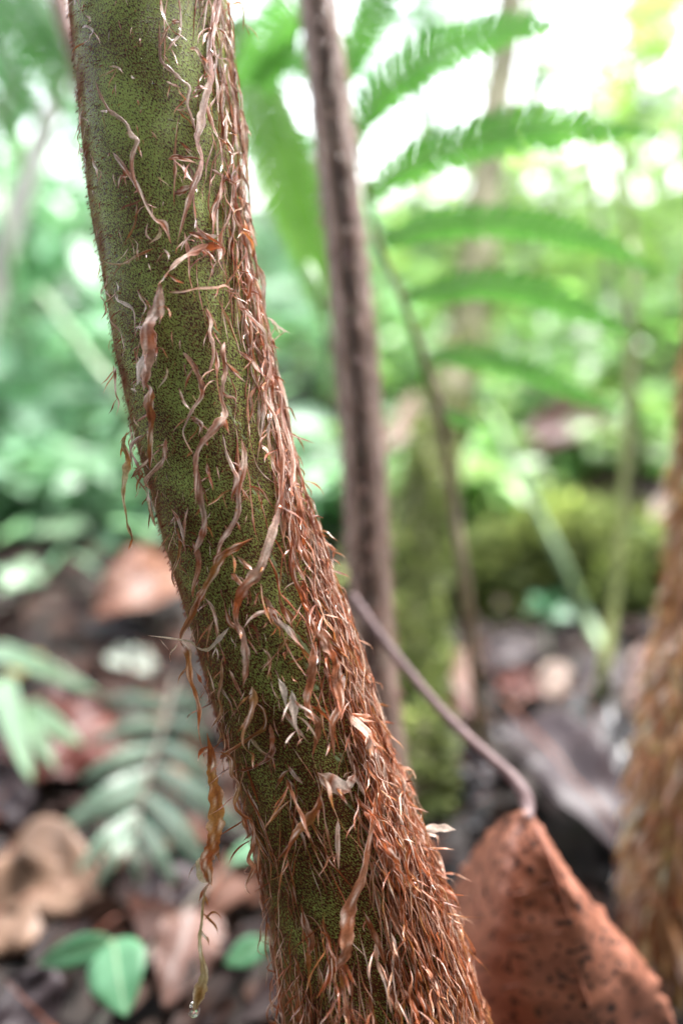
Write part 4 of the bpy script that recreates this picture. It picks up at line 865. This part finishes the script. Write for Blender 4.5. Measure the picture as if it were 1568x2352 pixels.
stick('plant_stem', 'upright yellow-green stem at the right, rising from dark litter', 'plant stem', [(1450, 560, .40), (1445, 800, .39), (1436, 1000, .38), (1425, 1200, .37), (1408, 1400, .36), (1378, 1580, .35), ground_at(1370, 1640)], [.0014, .0018, .0022, .0030, .0038], M_YSTEM)
stick('plant_stem', 'faint grey-green stem slanting across the mossy log', 'plant stem', [(1120, 940, .55), (1180, 1070, .53), (1260, 1230, .51), (1340, 1400, .5), ground_at(1400, 1540)], [.003, .0036, .004], M_GSTEM)
stick('vine', 'thin dark vine hanging at the upper right beside the fern tips', 'vine', [(1340, 200, .5), (1355, 350, .5), (1375, 500, .5), (1400, 640, .5), (1440, 800, .5), (1450, 1000, .52), ground_at(1450, 1200)], [.002, .0028], M_TWIG)
stick('plant_stem', 'green stem with drooping tip right of the vine', 'plant stem', [(1380, 380, .6), (1420, 440, .6), (1450, 560, .6), (1455, 760, .6), ground_at(1460, 1100)], [.003, .004], M_YSTEM)
# mossy sapling
e, PP = stick('sapling', 'moss-covered sapling trunk leaning behind the thin fern stem', 'sapling', [(1195, -250, 0.719), (1165, 60, 0.696), (1130, 300, 0.661), (1105, 500, 0.626), (1080, 700, 0.580), (1045, 880, 0.534), (1000, 1040, 0.487), (965, 1200, 0.447), (950, 1400, 0.400), (955, 1600, 0.360), (965, 1780, 0.319), ground_at(975, 1900) - Vector((0, 0, 0.012))], [.0168, .0168, .0162, .0162, .0156, .015, .014, .0128, .011, .010, .010, .0105], M_TRUNK)
LEAF_V = [(0, 0, 0), (-.28, .45, .10), (0, .5, 0), (.28, .45, .10), (0, 1, -.08)]
LEAF_F = [(0, 2, 1), (0, 3, 2), (1, 2, 4), (2, 3, 4)]
def moss_on(par, P, rad, n, f0, f1, size, topbias=0.0, name='moss', dens=None, dim=1.0):
    D, NN, S, L, T = [], [], [], [], []; m = len(P)
    while len(L) < n:
        f = random.uniform(f0, f1); i = min(int(f * (m - 1)), m - 2); th = random.uniform(0, 2 * math.pi); t = (P[i + 1] - P[i]).normalized()
        a = t.orthogonal().normalized() if abs(t.z) > .6 else t.cross(Vector((0, 0, 1))).normalized(); b = t.cross(a); nn = a * math.cos(th) + b * math.sin(th)
        q = P[i].lerp(P[i + 1], random.random()); cl = noise.noise(q * 28 + nn * .8)
        if nn.z < topbias - 1 + random.random() * topbias * 2: continue
        if dens is not None and random.random() > dens(f): continue
        r = rad(f) * (1 + max(0, cl) * .9); p = q + nn * r * random.uniform(.85, 1.05)
        D.append((nn + Vector((random.gauss(0, .5), random.gauss(0, .5), random.gauss(-.2, .5))))[:]); NN.append((random.gauss(0, 1), random.gauss(0, 1), random.gauss(0, 1)))
        S.append(size * random.uniform(.5, 1.5)); L.append((p - par.location)[:]); k = .7 + .9 * max(0, cl + .25) ; y = random.random()
        k *= dim * (1 if y < .9 else 2.2); T.append((k * (1 + .3 * y), k * (1 + .25 * y), k * 1.15))
    o = obj(name, batch(name, LEAF_V, LEAF_F, frames(np.array(D), np.array(NN), np.array(S)), np.array(L), np.array(T)), M_MOSS, par); o['kind'] = 'stuff'; return o
moss_on(e, PP, lambda f: .0172 - .0068 * f, 7500, .05, 1.0, .007, 0, dim=.62, dens=lambda f: min(1, max(.04, (f - .25) * 2.2)))
# mossy log
a = at(1010, 1370, .55); b = at(1640, 1330, .56)
lg = empty('mossy_log', (a + b) / 2, 'fallen log under thick green moss lying across the right', 'log')
PP = catmull([a + Vector((-.05, .03, 0)), a, a.lerp(b, .33) + Vector((0, .01, .012)), a.lerp(b, .66) + Vector((0, -.01, .01)), b, b + Vector((.1, -.02, .01))], 60)
V, F = tube(rel(PP, lg), interp([.032, .036, .034, .038, .038], 60), 20, prof=lambda th, i: 1 + .45 * noise.noise(Vector((math.cos(th) * 1.5, math.sin(th) * 1.5, i * .25)))); obj('bark', mesh('bark', V, F), M_MOSSB, lg)
moss_on(lg, PP, lambda f: .036, 9000, 0, 1, .013, .25)
# small mint leaves on the log
r3 = ground_at(1260, 1530)
pl = plant('little pale mint seedling in front of the mossy log', 'seedling', r3); c0 = at(1255, 1400, .46)
stem_to(pl, [r3 - Vector((0, 0, .005)), c0], .001, .0008, M_GSTEM)
for bx, by, w in [(1320, 1420, 46), (1290, 1365, 44), (1215, 1370, 44), (1205, 1410, 40), (1280, 1440, 44)]:
    blade(pl, c0, at(bx, by, .45), w / FP * .46, Vector((0, -.4, .9)), M_MINT, 'ovate', .05, .1, .05, rib=False)

# ------------------------------------------------------------------ leaf litter and low ground cover (uncountable)
def litter(n):
    D, NN, S, L, T = [], [], [], [], []
    for k in range(n):
        y = 0.08 + 2.6 * random.random() ** 1.6; x = random.uniform(-1, 1) * (0.16 + y * .62)
        z = gz(x, y) + random.uniform(.001, .014); uu, vv_, dd_ = project(Vector((x, y, z)))
        if 960 < uu < 1640 and vv_ > 1800 and dd_ < .215: continue
        L.append((x, y, z)); a = random.uniform(0, 6.28); D.append((math.cos(a), math.sin(a), random.gauss(0, .3))); NN.append((random.gauss(0, .45), random.gauss(0, .45), 1))
        S.append((lambda q: (q * random.uniform(1.1, 1.9), q, q * 3))(random.uniform(.010, .030))); q = random.random() ** 1.5
        c = random.choice([(1, .9, .8), (1.3, .8, .6), (.7, .6, .7), (1.6, 1.2, 1.0), (.45, .4, .5), (.9, .5, .4)]); shade_mul = 0.35 if (x > .03 and y < .36) else 1.0; T.append([(0.08 + .42 * q) * x_ * shade_mul for x_ in c])  # deep shade at the near right is painted into the litter tint
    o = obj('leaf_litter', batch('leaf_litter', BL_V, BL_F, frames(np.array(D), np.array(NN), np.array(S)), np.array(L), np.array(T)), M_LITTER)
    o['kind'] = 'stuff'; o['label'] = 'small broken brown leaf litter covering the soil'; o['category'] = 'leaf litter'
BL_V = [(0, 0, 0), (-.22, .3, .05), (0, .32, 0), (.22, .3, .05), (-.2, .68, .04), (0, .7, -.02), (.2, .68, .04), (0, 1, -.1)]
BL_F = [(0, 2, 1), (0, 3, 2), (1, 2, 5), (1, 5, 4), (2, 3, 6), (2, 6, 5), (4, 5, 7), (5, 6, 7)]
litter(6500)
def cover(n):
    D, NN, S, L, T = [], [], [], [], []
    for k in range(n):
        y = 0.62 + 9 * random.random() ** 2.1; x = random.uniform(-1, 1) * (0.15 + y * .85)
        if x > 0 and y < .9 and random.random() < .25: continue
        if noise.noise(Vector((x * 2.5, y * 2.5, 9))) < -.15 and y < 2: continue
        g = gz(x, y); hh = random.uniform(.01, .05 + .03 * min(y, 3)); a = random.uniform(0, 6.28); tn = random.uniform(.6, 1.8); yl = random.random()
        for j in range(random.randint(3, 6)):
            aa = a + j * 2.4; L.append((x, y, g + hh * random.uniform(.6, 1.1))); D.append((math.cos(aa), math.sin(aa), random.uniform(-.3, .35))); NN.append((random.gauss(0, .3), random.gauss(0, .3), 1)); S.append(random.uniform(.018, .045) * (1 + .25 * min(y, 4)))
            T.append((tn * (1.1 + .7 * yl if x > 0 else 1.45), tn * 1.5, tn * (.8 if x > 0 else 1.75)))
    o = obj('ground_cover', batch('ground_cover', BL_V, BL_F, frames(np.array(D), np.array(NN), np.array(S)), np.array(L), np.array(T)), M_FOL)
    o['kind'] = 'stuff'; o['label'] = 'low green herbs covering the ground in the background'; o['category'] = 'ground cover'
cover(11000)

def moss_carpet(n):
    D, NN, S, L, T = [], [], [], [], []
    while len(L) < n:
        y = random.uniform(.55, 1.7); x = random.uniform(.08, .2 + y * .6); q = noise.noise(Vector((x * 6, y * 6, 2)))
        if q < -.12: continue
        L.append((x, y, gz(x, y) + max(0, q) * .05 * random.random())); D.append((random.gauss(0, .6), random.gauss(0, .6), 1)); NN.append((random.gauss(0, 1), random.gauss(0, 1), .2)); S.append(random.uniform(.008, .02)); k = random.uniform(.6, 1.6); T.append((k * random.uniform(.9, 1.3), k * 1.1, k))
    o = obj('moss_carpet', batch('moss_carpet', LEAF_V, LEAF_F, frames(np.array(D), np.array(NN), np.array(S)), np.array(L), np.array(T)), M_MOSS)
    o['kind'] = 'stuff'; o['label'] = 'green moss carpet over the bank behind the log'; o['category'] = 'moss'
moss_carpet(9000)
# ------------------------------------------------------------------ shrubs and trees behind
def shrub(label, u, v, dist, h, w, n, lsz, tint, name='shrub', cat='shrub', trunk=False, holes=.1, mat=None):
    g = CAM + ray(u, v).normalized() * dist; g.z = gz(g.x, g.y); e = empty(name, g, label, cat, 'plants in the background')
    D, NN, S, L, T = [], [], [], [], []; r = random.Random(hash((int(u), int(v), n)) & 0xffff)
    cl = [(Vector((r.gauss(0, .42) * w, r.gauss(0, .42) * w, h * (r.uniform(.55, 1.05) if trunk else r.uniform(.12, 1)))), r.uniform(.14, .32) * w) for _ in range(18)]
    for k in range(n):
        c, rr = cl[r.randrange(len(cl))]; p = c + Vector((r.gauss(0, 1), r.gauss(0, 1), r.gauss(0, .7))) * rr * .6
        if p.z < .02: continue
        a = r.uniform(0, 6.28); L.append(p[:]); D.append((math.cos(a), math.sin(a), r.uniform(-.7, .2))); NN.append((r.gauss(0, .5), r.gauss(0, .5), 1)); S.append(lsz * r.uniform(.6, 1.4))
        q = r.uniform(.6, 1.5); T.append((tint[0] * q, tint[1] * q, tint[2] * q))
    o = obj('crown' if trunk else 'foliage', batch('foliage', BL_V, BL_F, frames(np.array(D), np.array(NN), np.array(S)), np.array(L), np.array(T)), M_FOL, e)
    V, F = [], []
    if trunk: tube([Vector((0, 0, -.1)), Vector((.01 * h, 0, h * .4)), Vector((.03 * h, .01, h * .8)), Vector((.02 * h, 0, h))], [h * .018, h * .015, h * .011, h * .005], 12, V=V, F=F)
    for c, rr in cl[:9]:
        s0 = Vector((.02 * h, 0, h * random.uniform(.4, .7))) if trunk else Vector((0, 0, -.02)); tube([s0, s0.lerp(c, .5) + Vector((0, 0, .08 * w)), c], [h * .006 if trunk else .006, h * .004 if trunk else .004, .002], 6, V=V, F=F)
    obj('trunk' if trunk else 'branches', mesh('trunk', V, F), M_TRUNK, e); return e
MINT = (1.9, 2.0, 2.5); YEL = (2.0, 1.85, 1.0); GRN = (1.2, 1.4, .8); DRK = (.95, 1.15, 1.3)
SH = [
 ('pale mint bush at the far left below the grey sapling', 40, 760, 1.2, .36, .36, 380, .06, MINT), ('mint green bush close left of the sharp stalk, mid height', 190, 820, 1.0, .26, .28, 280, .055, MINT),
 ('pale green low bush at the left edge beside the salmon leaf', 40, 1080, .85, .13, .26, 260, .045, MINT), ('dark teal bush at the left edge behind the grey sapling', -20, 620, 2.4, .7, .8, 500, .08, DRK),
 ('bluish green bush between the saplings on the left', 180, 640, 2.0, .7, .7, 500, .08, (.8, 1.1, 1.2)), ('light green bush between the two fern stalks', 660, 760, 1.6, .45, .4, 380, .06, MINT),
 ('dark bush seen through the gap right of the sharp stalk', 680, 640, 2.6, .7, .6, 700, .06, DRK), ('yellow-green bush behind the lowest fern leaflets', 1230, 800, 1.7, .36, .5, 800, .05, YEL),
 ('yellow-green bush at the right edge in the middle', 1540, 720, 1.9, .6, .6, 900, .055, YEL), ('dark teal bush behind the vine at the upper right', 1290, 560, 2.8, 1.0, .5, 700, .07, DRK),
 ('fresh green bush low on the right bank', 1500, 980, 1.2, .2, .3, 600, .04, GRN), ('green bush behind the mossy sapling foot', 1080, 1000, 1.1, .14, .22, 450, .035, GRN),
 ('pale bush far behind the upper fern leaflets', 1000, 600, 3.6, 1.1, 1.2, 900, .09, (1.3, 1.5, 1.3)), ('light bush far behind at the left', 330, 600, 4.5, 1.6, 1.8, 1000, .1, MINT),
]
for s in SH: shrub(*s)
TR = [
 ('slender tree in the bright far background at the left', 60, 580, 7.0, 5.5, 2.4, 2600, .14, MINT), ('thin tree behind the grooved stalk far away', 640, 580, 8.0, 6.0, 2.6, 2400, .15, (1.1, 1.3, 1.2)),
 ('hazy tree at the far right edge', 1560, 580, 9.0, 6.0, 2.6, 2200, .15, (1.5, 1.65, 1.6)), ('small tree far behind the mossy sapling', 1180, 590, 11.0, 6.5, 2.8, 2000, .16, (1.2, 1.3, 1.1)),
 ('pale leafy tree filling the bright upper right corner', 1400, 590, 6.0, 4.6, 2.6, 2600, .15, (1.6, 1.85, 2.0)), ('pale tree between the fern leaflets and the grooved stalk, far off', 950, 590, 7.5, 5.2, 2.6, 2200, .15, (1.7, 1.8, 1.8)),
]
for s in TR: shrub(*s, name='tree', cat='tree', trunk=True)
# unseen leaves added overhead and behind the camera to shade the stalk
def shade_canopy(n):
    D, NN, S, L, T = [], [], [], [], []
    while len(L) < n:
        a = random.uniform(0, 2 * math.pi); el = math.asin(random.uniform(.05, 1)); r = random.uniform(1.6, 3.0)
        x, y, z = r * math.cos(el) * math.cos(a), r * math.cos(el) * math.sin(a), r * math.sin(el)
        if y > 0.15 or noise.noise(Vector((x * 1.1, y * 1.1, z * 1.1))) < CAN_GAP: continue
        L.append((x, y, z)); b = random.uniform(0, 6.28); D.append((math.cos(b), math.sin(b), random.uniform(-.7, .2))); NN.append((random.gauss(0, .6), random.gauss(0, .6), 1)); S.append(random.uniform(.16, .34)); T.append((.42, .42, .42))
    o = obj('shade_canopy', batch('shade_canopy', BL_V, BL_F, frames(np.array(D), np.array(NN), np.array(S)), np.array(L), np.array(T)), M_FOL)
    o['kind'] = 'stuff'; o['label'] = 'unseen leaf mass added overhead and behind the viewpoint for shade'; o['category'] = 'shade_canopy'
CAN_GAP = -.22
shade_canopy(2600)
def shade_undergrowth(n):  # unseen leaves behind the camera, added to darken the lower stalk
    D, NN, S, L, T = [], [], [], [], []
    while len(L) < n:
        a = random.uniform(math.pi * 1.12, math.pi * 1.88); r = random.uniform(.26, .8); x, y = r * math.cos(a), r * math.sin(a) - .02
        L.append((x, y, gz(x, y) + random.uniform(.0, .42) * (.5 + r))); b = random.uniform(0, 6.28); D.append((math.cos(b), math.sin(b), random.uniform(-.6, .5))); NN.append((random.gauss(0, .7), random.gauss(0, .7), 1)); S.append(random.uniform(.05, .12)); T.append((.3, .3, .25))
    o = obj('shade_undergrowth', batch('shade_undergrowth', BL_V, BL_F, frames(np.array(D), np.array(NN), np.array(S)), np.array(L), np.array(T)), M_FOL)
    o['kind'] = 'stuff'; o['label'] = 'unseen dark leaves added behind the viewpoint to shade the stalk foot'; o['category'] = 'shade_undergrowth'
shade_undergrowth(3200)
print('scales', SCALES)
